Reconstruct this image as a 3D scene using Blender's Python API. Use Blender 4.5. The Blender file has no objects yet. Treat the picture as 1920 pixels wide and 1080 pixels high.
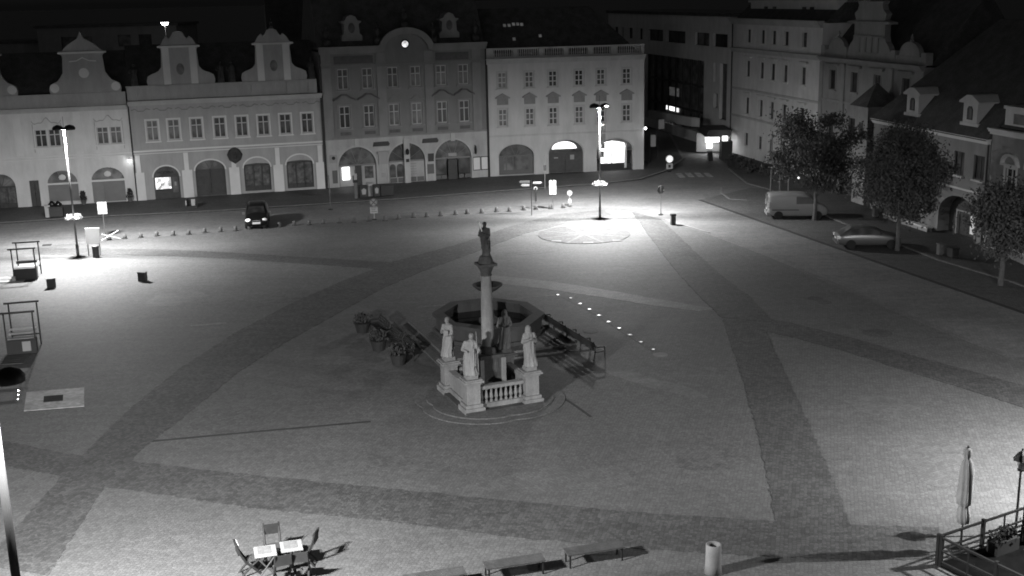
import bpy, bmesh, math, random
from mathutils import Vector, Matrix
random.seed(7)
R = math.radians
S = bpy.context.scene
COL = S.collection
# ------------------------------------------------------------------ survey
# the camera stands on a roof about 17 m above the square; pixel readings of
# the photograph are turned into metres on the ground / on a facade here.
F_PX, TILT, ROLL, H = 2200., R(14.0), R(1.3), 17.0
def ray(px, py):
    x, y = px-960, py-540
    c, s = math.cos(ROLL), math.sin(ROLL)
    u, v = c*x-s*y, s*x+c*y
    ct, st = math.cos(TILT), math.sin(TILT)
    return (u/F_PX, (F_PX*ct-v*st)/F_PX, (-F_PX*st-v*ct)/F_PX)
def G(px, py, z=0.):
    d = ray(px, py); t = (z-H)/d[2]
    return (d[0]*t, d[1]*t)
def G3(px, py, z=0.):
    a = G(px, py, z); return (a[0], a[1], z)
def AT(px, py, Y):
    d = ray(px, py); t = Y/d[1]
    return (d[0]*t, Y, H+d[2]*t)
# ------------------------------------------------------------------ mesh builder
def frange(n): return [i/n for i in range(n)]
class MB:
    def __init__(s): s.v = []; s.f = []
    def add(s, vs, fs, M=None):
        o = len(s.v)
        s.v += [tuple(M @ Vector(p)) if M else tuple(p) for p in vs]
        s.f += [tuple(i+o for i in f) for f in fs]
        return s
    def box(s, x0, x1, y0, y1, z0, z1, M=None):
        v = [(x0,y0,z0),(x1,y0,z0),(x1,y1,z0),(x0,y1,z0),(x0,y0,z1),(x1,y0,z1),(x1,y1,z1),(x0,y1,z1)]
        return s.add(v, [(0,3,2,1),(4,5,6,7),(0,1,5,4),(1,2,6,5),(2,3,7,6),(3,0,4,7)], M)
    def quad(s, a, b, c, d): return s.add([a,b,c,d], [(0,1,2,3)])
    def prism(s, poly, z0, z1, M=None):
        n = len(poly)
        v = [(p[0],p[1],z0) for p in poly]+[(p[0],p[1],z1) for p in poly]
        return s.add(v, [tuple(range(n-1,-1,-1)), tuple(range(n,2*n))]+[(i,(i+1)%n,n+(i+1)%n,n+i) for i in range(n)], M)
    def slab(s, poly, y0, y1, M=None):          # polygon in x,z pushed along y
        n = len(poly)
        v = [(p[0],y0,p[1]) for p in poly]+[(p[0],y1,p[1]) for p in poly]
        return s.add(v, [tuple(range(n)), tuple(range(2*n-1,n-1,-1))]+[(i,n+i,n+(i+1)%n,(i+1)%n) for i in range(n)], M)
    def cyl(s, p0, p1, r0, r1=None, n=10, M=None):
        r1 = r0 if r1 is None else r1
        p0, p1 = Vector(p0), Vector(p1); d = (p1-p0)
        if d.length < 1e-6: return s
        d.normalize(); a = d.orthogonal().normalized(); b = d.cross(a)
        v = []
        for p, r in ((p0,r0),(p1,r1)):
            v += [p+(a*math.cos(t*2*math.pi)+b*math.sin(t*2*math.pi))*r for t in frange(n)]
        return s.add(v, [(i,(i+1)%n,n+(i+1)%n,n+i) for i in range(n)]+[tuple(range(n-1,-1,-1)), tuple(range(n,2*n))], M)
    def tube(s, pts, r, n=8, M=None):
        rs = r if isinstance(r, (list,tuple)) else [r]*len(pts)
        for i in range(len(pts)-1): s.cyl(pts[i], pts[i+1], rs[i], rs[i+1], n, M)
        return s
    def lathe(s, prof, n=16, M=None, sx=1, sy=1, fold=0, nf=7, ph=0, low=True, high=True):
        v = []; f = []
        for k, (r, z) in enumerate(prof):
            for t in frange(n):
                a = t*2*math.pi; rr = r*(1+fold*math.sin(nf*a+ph+z*1.3))
                v.append((rr*math.cos(a)*sx, rr*math.sin(a)*sy, z))
        m = len(prof)
        for k in range(m-1):
            f += [(k*n+i, k*n+(i+1)%n, (k+1)*n+(i+1)%n, (k+1)*n+i) for i in range(n)]
        f += [tuple(range(n-1,-1,-1))]*low+[tuple(range((m-1)*n, m*n))]*high
        return s.add(v, f, M)
    def ball(s, c, rx, ry=None, rz=None, n=12, m=8):
        ry = ry or rx; rz = rz or rx
        prof = [(max(math.sin(math.pi*k/m),.02), -math.cos(math.pi*k/m)) for k in range(m+1)]
        return s.lathe(prof, n, Matrix.Translation(c) @ Matrix.Diagonal((rx,ry,rz,1)))
    def leaves(s, pts, size, rnd, flat=.4):
        for p in pts:
            a = Vector((rnd.gauss(0,1),rnd.gauss(0,1),rnd.gauss(0,1)*flat+.0)).normalized()
            b = a.orthogonal().normalized(); c = a.cross(b)
            w = size*(.6+.8*rnd.random()); an = rnd.random()*6.28
            b, c = b*math.cos(an)+c*math.sin(an), c*math.cos(an)-b*math.sin(an)
            p = Vector(p)
            s.add([p-b*w, p-c*w*.55, p+b*w, p+c*w*.55], [(0,1,2,3)])
        return s
    def build(s, name, mat, parent=None, smooth=False, loc=None, rot=0):
        me = bpy.data.meshes.new(name)
        me.from_pydata(s.v, [], s.f)
        me.materials.append(mat)
        if smooth: me.polygons.foreach_set('use_smooth', [True]*len(me.polygons))
        me.update()
        o = bpy.data.objects.new(name, me); COL.objects.link(o)
        if parent: o.parent = parent
        if loc: o.location = loc if len(loc) == 3 else (loc[0], loc[1], 0)
        if rot: o.rotation_euler.z = rot
        return o
def bev(o, w=.02, seg=1):
    m = o.modifiers.new('bevel', 'BEVEL'); m.width = w; m.segments = seg; m.limit_method = 'ANGLE'
    return o
def T(x=0, y=0, z=0): return Matrix.Translation((x,y,z))
def RZ(a): return Matrix.Rotation(a, 4, 'Z')
def RX(a): return Matrix.Rotation(a, 4, 'X')
def RY(a): return Matrix.Rotation(a, 4, 'Y')
def tag(o, label, cat, group=None, kind=None):
    o['label'] = label; o['category'] = cat
    if group: o['group'] = group
    if kind: o['kind'] = kind
    return o
def thing(name, label, cat, loc=(0,0,0), rot=0, group=None):
    o = bpy.data.objects.new(name, None); COL.objects.link(o)
    o.empty_display_size = .3
    o.location = (loc[0], loc[1], loc[2] if len(loc) > 2 else 0); o.rotation_euler.z = rot
    return tag(o, label, cat, group)
def struct(o, label=None):
    o['kind'] = 'structure'
    if label: o['label'] = label
    return o
def kids(o): return [c for c in bpy.data.objects if c.parent == o]
def dup(o, parent=None, loc=None, rot=None, label=None):
    def rec(a, p):
        c = a.copy(); COL.objects.link(c)
        c.parent = p
        for k in CH.get(a.name, []): rec(k, c)
        return c
    CH = {}
    for k in bpy.data.objects:
        if k.parent: CH.setdefault(k.parent.name, []).append(k)
    c = rec(o, parent)
    if loc is not None: c.location = loc if len(loc) == 3 else (loc[0], loc[1], 0)
    if rot is not None: c.rotation_euler.z = rot
    if label: c['label'] = label
    return c
# ------------------------------------------------------------------ materials (a monochrome night camera: every colour is a grey)
def newmat(name):
    m = bpy.data.materials.new(name); m.use_nodes = True
    nt = m.node_tree; b = nt.nodes['Principled BSDF']
    return m, nt, b
def N(nt, t, **k):
    n = nt.nodes.new(t)
    for a, v in k.items():
        if a in n.inputs: n.inputs[a].default_value = v
        else: setattr(n, a, v)
    return n
def mat(name, base, rough=.85, metal=0, var=.12, scale=1.5, fine=0, fscale=30, bump=0, coord='Object', spec=.3, streak=0):
    m, nt, b = newmat(name); L = nt.links.new
    b.inputs['Roughness'].default_value = rough; b.inputs['Metallic'].default_value = metal
    b.inputs['Specular IOR Level'].default_value = spec
    tc = N(nt, 'ShaderNodeTexCoord')
    n1 = N(nt, 'ShaderNodeTexNoise', Scale=scale, Detail=5.0); L(tc.outputs[coord], n1.inputs['Vector'])
    n2 = N(nt, 'ShaderNodeTexNoise', Scale=fscale, Detail=3.0); L(tc.outputs[coord], n2.inputs['Vector'])
    mr = N(nt, 'ShaderNodeMapRange'); L(n1.outputs['Fac'], mr.inputs['Value'])
    for k, v in zip(('From Min','From Max','To Min','To Max'), (.25,.75,base*(1-var),base*(1+var))): mr.inputs[k].default_value = v
    mf = N(nt, 'ShaderNodeMapRange'); L(n2.outputs['Fac'], mf.inputs['Value'])
    for k, v in zip(('From Min','From Max','To Min','To Max'), (.25,.75,1-fine,1+fine)): mf.inputs[k].default_value = v
    mu = N(nt, 'ShaderNodeMath', operation='MULTIPLY'); L(mr.outputs[0], mu.inputs[0]); L(mf.outputs[0], mu.inputs[1])
    if streak:      # rain streaks and damp patches of an old facade
        mp = N(nt, 'ShaderNodeMapping'); mp.inputs['Scale'].default_value = (1.2,1.2,.3); L(tc.outputs[coord], mp.inputs['Vector'])
        n3 = N(nt, 'ShaderNodeTexNoise', Scale=1.0, Detail=9.0, Roughness=.7); L(mp.outputs[0], n3.inputs['Vector'])
        ms = N(nt, 'ShaderNodeMapRange'); L(n3.outputs['Fac'], ms.inputs['Value'])
        for k, v in zip(('From Min','From Max','To Min','To Max'), (.38,.62,1-streak,1+streak*.3)): ms.inputs[k].default_value = v
        m2 = N(nt, 'ShaderNodeMath', operation='MULTIPLY'); L(mu.outputs[0], m2.inputs[0]); L(ms.outputs[0], m2.inputs[1]); mu = m2
    cb = N(nt, 'ShaderNodeCombineColor'); [L(mu.outputs[0], cb.inputs[i]) for i in range(3)]
    L(cb.outputs[0], b.inputs['Base Color'])
    if bump:
        bp = N(nt, 'ShaderNodeBump', Strength=bump, Distance=.03); L(n2.outputs['Fac'], bp.inputs['Height']); L(bp.outputs[0], b.inputs['Normal'])
    return m
def setts(name, base, size=.12, joint=.55, cellvar=.3, patch=.14, rough=.75, ang=15, spec=.35, aspect=1.0, wear=.1):
    """granite setts: random stone tones, dark joints, worn patches"""
    m, nt, b = newmat(name); L = nt.links.new
    b.inputs['Roughness'].default_value = rough; b.inputs['Specular IOR Level'].default_value = spec
    ge = N(nt, 'ShaderNodeNewGeometry')
    mp = N(nt, 'ShaderNodeMapping'); mp.inputs['Rotation'].default_value = (0,0,R(ang)); mp.inputs['Scale'].default_value = (1/size,aspect/size,1/size)
    L(ge.outputs['Position'], mp.inputs['Vector'])
    v1 = N(nt, 'ShaderNodeTexVoronoi', Scale=1.0, Randomness=.55); L(mp.outputs[0], v1.inputs['Vector'])
    v2 = N(nt, 'ShaderNodeTexVoronoi', Scale=1.0, Randomness=.55, feature='DISTANCE_TO_EDGE'); L(mp.outputs[0], v2.inputs['Vector'])
    sc = N(nt, 'ShaderNodeSeparateColor'); L(v1.outputs['Color'], sc.inputs[0])
    def rng(src, a, c, lo, hi):
        r = N(nt, 'ShaderNodeMapRange'); L(src, r.inputs['Value'])
        for k, v in zip(('From Min','From Max','To Min','To Max'), (a,c,lo,hi)): r.inputs[k].default_value = v
        return r.outputs[0]
    def mul(x, y):
        q = N(nt, 'ShaderNodeMath', operation='MULTIPLY'); L(x, q.inputs[0]); L(y, q.inputs[1]); return q.outputs[0]
    cell = rng(sc.outputs[0], 0, 1, base*(1-cellvar), base*(1+cellvar))
    jt = rng(v2.outputs['Distance'], .02, .14, joint, 1)
    n1 = N(nt, 'ShaderNodeTexNoise', Scale=.22, Detail=6.0, Roughness=.6); L(ge.outputs['Position'], n1.inputs['Vector'])
    n3 = N(nt, 'ShaderNodeTexNoise', Scale=1.7, Detail=4.0); L(ge.outputs['Position'], n3.inputs['Vector'])
    n4 = N(nt, 'ShaderNodeTexNoise', Scale=.9, Detail=3.0)
    m4 = N(nt, 'ShaderNodeMapping'); m4.inputs['Rotation'].default_value = (0,0,R(ang)); m4.inputs['Scale'].default_value = (.25,2.2,1)
    L(ge.outputs['Position'], m4.inputs['Vector']); L(m4.outputs[0], n4.inputs['Vector'])
    p1 = rng(n1.outputs['Fac'], .3, .7, 1-patch, 1+patch)
    p2 = rng(n3.outputs['Fac'], .3, .7, 1-wear, 1+wear)
    p3 = rng(n4.outputs['Fac'], .3, .7, 1-wear, 1+wear)
    out = mul(mul(mul(cell, jt), mul(p1, p2)), p3)
    cb = N(nt, 'ShaderNodeCombineColor'); [L(out, cb.inputs[i]) for i in range(3)]
    L(cb.outputs[0], b.inputs['Base Color'])
    bp = N(nt, 'ShaderNodeBump', Strength=.5, Distance=.02); L(jt, bp.inputs['Height']); L(bp.outputs[0], b.inputs['Normal'])
    return m
def glow(name, strength, var=0, scale=3., base=.5):
    m, nt, b = newmat(name); L = nt.links.new
    b.inputs['Base Color'].default_value = (base,)*3+(1,)
    b.inputs['Emission Color'].default_value = (1,1,1,1); b.inputs['Emission Strength'].default_value = strength
    if var:
        tc = N(nt, 'ShaderNodeTexCoord')
        v = N(nt, 'ShaderNodeTexVoronoi', Scale=scale, distance='CHEBYCHEV'); L(tc.outputs['Object'], v.inputs['Vector'])
        sc = N(nt, 'ShaderNodeSeparateColor'); L(v.outputs['Color'], sc.inputs[0])
        r = N(nt, 'ShaderNodeMapRange'); L(sc.outputs[0], r.inputs['Value'])
        for k, q in zip(('From Min','From Max','To Min','To Max'), (.2,.8,strength*(1-var),strength)): r.inputs[k].default_value = q
        L(r.outputs[0], b.inputs['Emission Strength'])
    return m
def glassmat(name, base=.02, rough=.12, var=.6):
    m, nt, b = newmat(name); L = nt.links.new
    b.inputs['Roughness'].default_value = rough; b.inputs['Specular IOR Level'].default_value = .3
    oi = N(nt, 'ShaderNodeObjectInfo')
    r = N(nt, 'ShaderNodeMapRange'); L(oi.outputs['Random'], r.inputs['Value'])
    for k, q in zip(('From Min','From Max','To Min','To Max'), (0,1,base*(1-var),base*(1+var))): r.inputs[k].default_value = q
    tc = N(nt, 'ShaderNodeTexCoord'); n1 = N(nt, 'ShaderNodeTexNoise', Scale=1.1, Detail=2.0); L(tc.outputs['Object'], n1.inputs['Vector'])
    q = N(nt, 'ShaderNodeMapRange'); L(n1.outputs['Fac'], q.inputs['Value'])
    for k, z in zip(('From Min','From Max','To Min','To Max'), (.35,.65,.5,1.6)): q.inputs[k].default_value = z
    mu = N(nt, 'ShaderNodeMath', operation='MULTIPLY'); L(r.outputs[0], mu.inputs[0]); L(q.outputs[0], mu.inputs[1])
    cb = N(nt, 'ShaderNodeCombineColor'); [L(mu.outputs[0], cb.inputs[i]) for i in range(3)]
    L(cb.outputs[0], b.inputs['Base Color'])
    return m
M = {}
M['land'] = setts('asphalt_setts', .132, .16, .8, .12, .18, .8)
M['plaza'] = setts('plaza_setts', .102, .13, .68, .16, .1, .75, wear=.07)
M['band'] = setts('dark_band_setts', .066, .13, .6, .3, .12, .75)
M['pale'] = setts('pale_band_setts', .14, .16, .7, .15, .1, .7)
M['walk'] = setts('pavement_mosaic', .075, .1, .7, .25, .2, .75)
M['park'] = setts('parking_setts', .09, .13, .65, .2, .12, .75)
M['kerb'] = mat('kerb_granite', .17, .8, var=.25, scale=2, fine=.15)
M['gutter'] = mat('gutter_stone', .035, .8, var=.2, fine=.2)
M['wallA'] = mat('pale_plaster', .56, .9, var=.08, scale=.5, fine=.05, fscale=14, streak=.12)
M['wallB'] = mat('grey_plaster', 0.33, .9, var=.08, scale=.5, fine=.05, fscale=14, streak=.12)
M['wallC'] = mat('dark_plaster', 0.19, .9, var=.09, scale=.6, fine=.06, fscale=14, streak=.12)
M['wallD'] = mat('smooth_plaster', 0.46, .9, var=.07, scale=.5, fine=.05, fscale=14, streak=.12)
M['trimA'] = mat('pale_trim', .58, .85, var=.08, scale=.9, fine=.05)
M['trimC'] = mat('stucco_trim', .22, .85, var=.1, scale=1, fine=.07, streak=.12)
M['wallG'] = mat('street_level_plaster', .36, .9, var=.12, scale=.8, fine=.07, fscale=12, streak=.16)
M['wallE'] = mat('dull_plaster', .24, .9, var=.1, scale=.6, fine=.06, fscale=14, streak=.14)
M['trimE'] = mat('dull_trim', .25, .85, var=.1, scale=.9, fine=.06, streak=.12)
M['trimD'] = mat('grey_trim', .4, .85, var=.08, scale=.9, fine=.05, streak=.12)
M['wallR'] = mat('ochre_plaster', .55, .9, var=.1, scale=.5, fine=.06, streak=.12)
M['hoodd'] = mat('grey_stucco_hood', .2, .9, var=.15, scale=2, fine=.1)
M['dpanel'] = mat('dark_panel_and_hood_shade', .1, .9, var=.2, scale=3, fine=.2)
M['roof'] = mat('roof_tiles', 0.07, .8, var=.3, scale=1.5, fine=.3, fscale=12)
M['frame'] = mat('painted_window_frame', 0.43, .6, var=.05)
M['dframe'] = mat('dark_timber', 0.05, .6, var=.2, scale=4)
M['shutter'] = mat('roller_shutter_metal', .17, .6, var=.1, scale=2)
M['bollard'] = mat('bollard_granite', .1, .85, var=.2, scale=3, fine=.15)
M['dpave'] = mat('dark_iron_cover', .035, .95, var=.2, scale=4, fine=.2, spec=.05)
M['mast'] = mat('mast_metal', .012, .85, 0, var=.15, spec=.05)
M['canvas2'] = mat('printed_sheet', .15, .8, var=.2, scale=8, fine=.25, fscale=30)
M['tabletop'] = mat('painted_tabletop', .24, .6, var=.05)
M['deck'] = mat('shade_toned_deck_boards', .007, .95, var=.3, scale=3, fine=.2, spec=0)  # near-black base colour holds the shade over the terrace
M['door'] = mat('door_timber', 0.06, .6, var=.2, scale=3, fine=.1)
M['glass'] = glassmat('window_glass', .065, .35, .85)
M['sglass'] = glassmat('shop_glass', .1, .3)
M['goods'] = mat('window_display_goods', 0.09, .7, var=.8, scale=2.6, fine=.15, fscale=9)
M['stone'] = mat('carved_sandstone', 0.175, .9, var=.14, scale=2.2, fine=.12, fscale=18, bump=.3, streak=.3)
M['dstone'] = mat('weathered_stone', 0.05, .9, var=.25, scale=2, fine=.2, fscale=14, bump=.3, streak=.3)
M['fstone'] = mat('fountain_stone', 0.045, .85, var=.2, scale=1.4, fine=.14, fscale=14, streak=.3)
M['water'] = mat('dark_water', .012, .08, var=.1)
M['metal'] = mat('grey_painted_metal', 0.13, .45, .6, var=.1)
M['dmetal'] = mat('black_painted_metal', 0.016, .5, var=.2)
M['white'] = mat('white_paint', 0.36, .5, var=.04)
M['paper'] = mat('white_paper', 0.6, .8, var=.05, scale=6)
M['lgrey'] = mat('pale_grey_plastic', 0.27, .5, var=.06)
M['mgrey'] = mat('mid_grey_plastic', 0.1, .5, var=.08)
M['dgrey'] = mat('dark_grey_plastic', 0.03, .5, var=.15)
M['wood'] = mat('weathered_planks', 0.055, .7, var=.3, scale=3, fine=.2, fscale=20)
M['dwood'] = mat('dark_stained_timber', 0.02, .65, var=.3, scale=3, fine=.2)
M['pwood'] = mat('pale_planks', 0.25, .7, var=.12, scale=3, fine=.1)
M['bark'] = mat('tree_bark', 0.09, .95, var=.3, scale=5, fine=.2, fscale=22, bump=.5)
M['leaf'] = mat('tree_foliage', .088, .8, var=.45, scale=1.1, fine=.3, fscale=7, spec=.05)
M['leafd'] = mat('dense_foliage', 0.05, .8, var=.45, scale=1.3, fine=.3, fscale=7, spec=.05)
M['flower'] = mat('flowering_plants', .5, .8, var=.6, scale=9, fine=.4, fscale=25)
M['silver'] = mat('silver_car_paint', 0.15, .3, .5, var=.02)
M['wpaint'] = mat('white_van_paint', 0.21, .35, var=.03)
M['black'] = mat('black_car_paint', 0.008, .3, var=.05)
M['rubber'] = mat('tyre_rubber', .02, .8, var=.1)
M['chrome'] = mat('polished_steel', .7, .15, 1, var=.05)
M['canvas'] = mat('parasol_canvas', 0.28, .9, var=.15, scale=4, fine=.1)
M['lens'] = mat('car_lamp_lens', .75, .12, 0, var=.1, spec=.8)
M['lampglow'] = glow('lit_lamp_glass', 60)
M['shopglow'] = glow('lit_shop_interior', 1.5, .93, 3.2)
M['shopglow2'] = glow('bright_shop_interior', 2.2, .5, 1.3)
M['panelglow'] = glow('lit_sign_face', 4)
M['dimglow'] = glow('dim_lit_face', .38, .3, 2.)
M['clockglow'] = glow('lit_clock_face', 1.1, .6, 5.)
M['dotglow'] = glow('ground_light_lens', 1.9)
M['diffuser'] = glow('lit_lamp_diffuser', 6)
M['border'] = setts('border_setts', .125, .16, .7, .15, .1, .7)
M['faint'] = glow('faint_lit_rooflight', .07, .8, 5.)
PL, PR, P2, P3, SKY = 9500, 10300, 44000, 35500, .034
# ------------------------------------------------------------------ camera, world
cam = bpy.data.objects.new('camera', bpy.data.cameras.new('camera')); COL.objects.link(cam)
cam.data.sensor_width = 36; cam.data.lens = F_PX/1920*36; cam.data.clip_end = 6000; cam.data.clip_start = .5
ct, st = math.cos(TILT), math.sin(TILT)
rx, fw, up = Vector((1,0,0)), Vector((0,ct,-st)), Vector((0,st,ct))
c, s = math.cos(ROLL), math.sin(ROLL)
cx_, cy_ = rx*c-up*s, up*c+rx*s          # rolled camera axes
cam.matrix_world = Matrix(((cx_[0],cy_[0],-fw[0],0),(cx_[1],cy_[1],-fw[1],0),(cx_[2],cy_[2],-fw[2],H),(0,0,0,1)))
S.camera = cam
w = bpy.data.worlds.new('World'); S.world = w; w.use_nodes = True
nt = w.node_tree; bg = nt.nodes['Background']
sky = N(nt, 'ShaderNodeTexSky', sky_type='NISHITA', sun_disc=False, sun_elevation=R(1.0), sun_rotation=R(200))
bw = N(nt, 'ShaderNodeRGBToBW'); nt.links.new(sky.outputs[0], bw.inputs[0]); nt.links.new(bw.outputs[0], bg.inputs['Color'])
bg.inputs['Strength'].default_value = SKY
S.view_settings.view_transform = 'Standard'; S.view_settings.look = 'None'; S.view_settings.exposure = 0; S.view_settings.gamma = 1
S.render.engine = 'CYCLES'; S.cycles.use_denoising = True; S.cycles.max_bounces = 5; S.cycles.filter_width = 1.8; S.cycles.sample_clamp_indirect = 4
# ------------------------------------------------------------------ directions of the square
AA = R(15.2); AB = R(-72.0)
HA = [(-44.12,100.36),(-33.0,102.94),(-16.88,107.44),(-1.97,112.39),(13.25,114.99)]
RD = R(-78); U = Vector((math.cos(RD), math.sin(RD))); NB = Vector((-U[1], U[0]))
R0 = Vector((21.98,120.88)); S0 = R0+NB*3
def onR(u, y=0): p = R0+U*u+NB*y; return (p[0], p[1])
# ------------------------------------------------------------------ ground
def sheet(name, pts, z, m, zb=None):
    return struct(MB().prism(pts, z-.02 if zb is None else zb, z).build(name, m))
struct(MB().quad((-3000,-300,0),(3000,-300,0),(3000,5000,0),(-3000,5000,0)).build('ground', M['land']))
edge = [(0,468),(205,451),(234,448),(354,440),(468,431),(580,422),(722,414),(854,404),(955,398),(1056,391),(1120,389),(1190,393),(1240,411),(1330,439),(1440,480),(1560,531),(1700,592),(1920,680)]
pe = [G(*p) for p in edge]
plz = pe+[(34,34),(40,10),(-75,10),(-75,70),(-52,80)]
sheet('plaza', plz, .012, M['plaza'])
def strip(name, line, w, z, m):
    L_ = [Vector(p) for p in line]; a = []; b = []
    for i, p in enumerate(L_):
        d = (L_[min(i+1,len(L_)-1)]-L_[max(i-1,0)]).normalized(); n = Vector((-d[1],d[0]))*w/2
        a.append(tuple(p+n)); b.append(tuple(p-n))
    mb = MB()
    for i in range(len(L_)-1):
        mb.prism([a[i],b[i],b[i+1],a[i+1]][::-1], z-.02, z)
    return struct(mb.build(name, m))
strip('plaza_border', pe, .35, .016, M['border'])
def band(name, up_, lo, m, z=.020):
    a = [G(*p) for p in up_]; b = [G(*p) for p in lo]
    rj = random.Random(len(up_)*7+int(a[0][0]*10))
    def rag(P):              # the worn, stepped edge of a band of setts
        out = []
        for p, q in zip(P[:-1], P[1:]):
            p, q = Vector(p), Vector(q); L_ = (q-p).length; n = max(1, int(L_/.22)); nn = Vector((-(q-p)[1], (q-p)[0]))/max(L_,1e-6)
            out += [tuple(p.lerp(q, k/n)+nn*(rj.uniform(-.055,.055) if k else 0)) for k in range(n)]
        return out+[tuple(P[-1])]
    mb = MB()
    for i in range(min(len(a), len(b))-1):
        mb.prism(rag([a[i],a[i+1]])+rag([b[i+1],b[i]]), z-.012, z)
    return struct(mb.build(name, m))
band('dark_paving_band', [(60,466),(180,466),(300,468),(420,473),(560,482),(700,490),(770,494)], [(60,478),(180,478),(300,480),(420,485),(560,494),(700,504),(745,506)], M['band'], .020)
band('pale_paving_band', [(900,515),(960,520),(1040,529),(1130,543),(1220,559),(1345,580)], [(900,529),(960,535),(1040,545),(1130,558),(1220,573),(1310,584)], M['pale'], .020)
band('dark_paving_band', [(1130,394),(1040,402),(960,424),(860,458),(740,490),(640,528),(540,572),(440,625),(340,690),(240,770),(140,868),(20,1000),(-30,1060)],
     [(1150,404),(1075,416),(985,438),(900,470),(800,506),(720,540),(630,590),(540,640),(450,696),(360,770),(270,840),(195,915),(90,1080)], M['band'], .024)
band('dark_paving_band', [(-60,806),(0,826),(120,850),(250,866),(480,892),(720,916),(960,940),(1200,962),(1450,978),(1600,985),(1760,990)],
     [(-60,872),(0,873),(110,892),(200,914),(480,954),(720,978),(960,1008),(1200,1030),(1400,1042),(1580,1050),(1755,1050)], M['band'], .028)
band('dark_paving_band', [(1352,590),(1375,660),(1395,720),(1425,830),(1455,978),(1460,1010)], [(1432,605),(1452,660),(1482,720),(1532,830),(1598,990),(1605,1020)], M['band'], .032)
band('dark_paving_band', [(1395,592),(1480,605),(1580,630),(1700,664),(1820,697),(1920,724),(2000,748)], [(1395,612),(1480,632),(1580,658),(1700,697),(1820,733),(1920,766),(2000,795)], M['band'], .036)
band('dark_paving_band', [(1185,398),(1215,440),(1260,500),(1300,545),(1352,596)], [(1240,412),(1290,460),(1350,515),(1410,560),(1450,606)], M['band'], .040)
# compass circle by the lamp
c0 = Vector(G(1095,440)); mb = MB()
ro = 3.35
ring = [(c0[0]+ro*math.cos(t*6.2832), c0[1]+ro*math.sin(t*6.2832)) for t in frange(40)]
struct(MB().prism(ring, .03, .044).build('paving_circle', M['band']))
mb = MB()
for k in range(4):
    a = R(20+45*k); d = Vector((math.cos(a), math.sin(a))); n = Vector((-d[1], d[0]))*.13
    p, q = c0+d*ro, c0-d*ro
    mb.prism([tuple(p+n),tuple(p-n),tuple(q-n),tuple(q+n)][::-1], .034, .047+.001*k)
struct(mb.build('paving_circle_spokes', M['plaza']))
mb = MB()
for q in ((1043,453),(1158,452),(1103,456)):
    g_ = G(*q); mb.box(g_[0]-.35, g_[0]+.35, g_[1]-.22, g_[1]+.22, .03, .053)
struct(mb.build('paving_inlay', M['kerb']))
# pavement in front of the left row of houses, with a granite kerb
sw = [G(*p) for p in ((-120,428),(0,420),(180,408),(420,396),(740,375),(960,358),(1120,346),(1200,337),(1246,322))]
# corner round the end house, then along the side street
sw += [(18.2,122),(19.5,140),(23,190)]
back = [(10,190),(14.2,119),(13.3,115.3),(-1.9,112.7),(-16.8,107.8),(-33,103.3),(-60,97)]
sheet('pavement', (sw+back), .1, M['walk'], -.02)
strip('kerb', sw, .28, .115, M['kerb'])
# parking strip and pavement on the right
kl = [G(*p) for p in ((1312,375),(1440,420),(1685,506),(1920,587),(2100,650))]
par = kl+[(40,60),(29.3,95),(21.5,103)]
sheet('parking_strip', par, .012, M['park'])
strip('gutter', kl, .3, .02, M['gutter'])
rp = [G(*p) for p in ((1366,318),(1400,345),(1440,356),(1560,412),(1760,490),(1900,532),(2000,570))]+[(46,60),(46,122),(25,128),(22.2,121)]
sheet('pavement', rp, .1, M['walk'], -.02)
strip('kerb', [G(*p) for p in ((1366,318),(1400,345),(1440,356),(1560,412),(1760,490),(1900,532),(2000,570))], .22, .115, M['kerb'])
strip('kerb', [G(*p) for p in ((1352,352),(1352,362),(1368,374),(1400,376))], .2, .05, M['kerb'])
strip('kerb', [G(*p) for p in ((1240,410),(1330,437))], .2, .05, M['kerb'])
# zebra crossing
mb = MB()
zw = mat('worn_road_paint', .3, .8, var=.5, scale=2, fine=.3)
for q in ((1276,329),(1293,328),(1311,328),(1328,328)):
    a = Vector(G(*q)); mb.prism([tuple(a+Vector(o)) for o in ((-.28,-1.4),(.28,-1.4),(.28,1.4),(-.28,1.4))], .0, .006)
struct(mb.build('zebra_crossing', zw))
# light seams and thin dark lines in the plaza
strip('paving_strip', [G(*p) for p in ((780,577),(915,565),(1052,553))], .16, .020, M['pale'])
strip('paving_strip', [G(*p) for p in ((1052,553),(1120,589),(1238,664))], .42, .022, M['park'])
strip('dark_paving_line', [G(*p) for p in ((262,830),(480,810),(695,791))], .18, .020, M['gutter'])
strip('dark_paving_line', [G(*p) for p in ((1054,745),(1080,762),(1108,782))], .12, .020, M['gutter'])
def flat(name, q, hw, hd, m, label, cat, rot=AA, group=None, z=.03, zb=0.):
    o = MB().box(-hw,hw,-hd,hd,zb,z).build(name, m, loc=G(*q), rot=rot); return tag(o, label, cat, group)
for q, an, lb in (((97,539),14,'low dark upright block standing in the bright paving below the left market stall'),((268,527),-16,'low dark upright block standing alone in the paving right of the litter bin')):
    t = thing('low_block', lb, 'block', G(*q), R(an))
    bev(MB().box(-.26,.26,-.16,.16,0,.56).build('body', M['dgrey'], t), .02); MB().box(-.28,.28,-.18,.18,.56,.6).build('cap', M['mgrey'], t)
flat('drain_cover', (88,460), .32, .3, M['dpave'], 'grey drain cover at the road edge behind the left market stall', 'drain cover')
flat('paving_slab', (391,609), .95, .16, M['pale'], 'pale narrow paving slab lying alone left of the fountain', 'paving slab')
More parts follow.
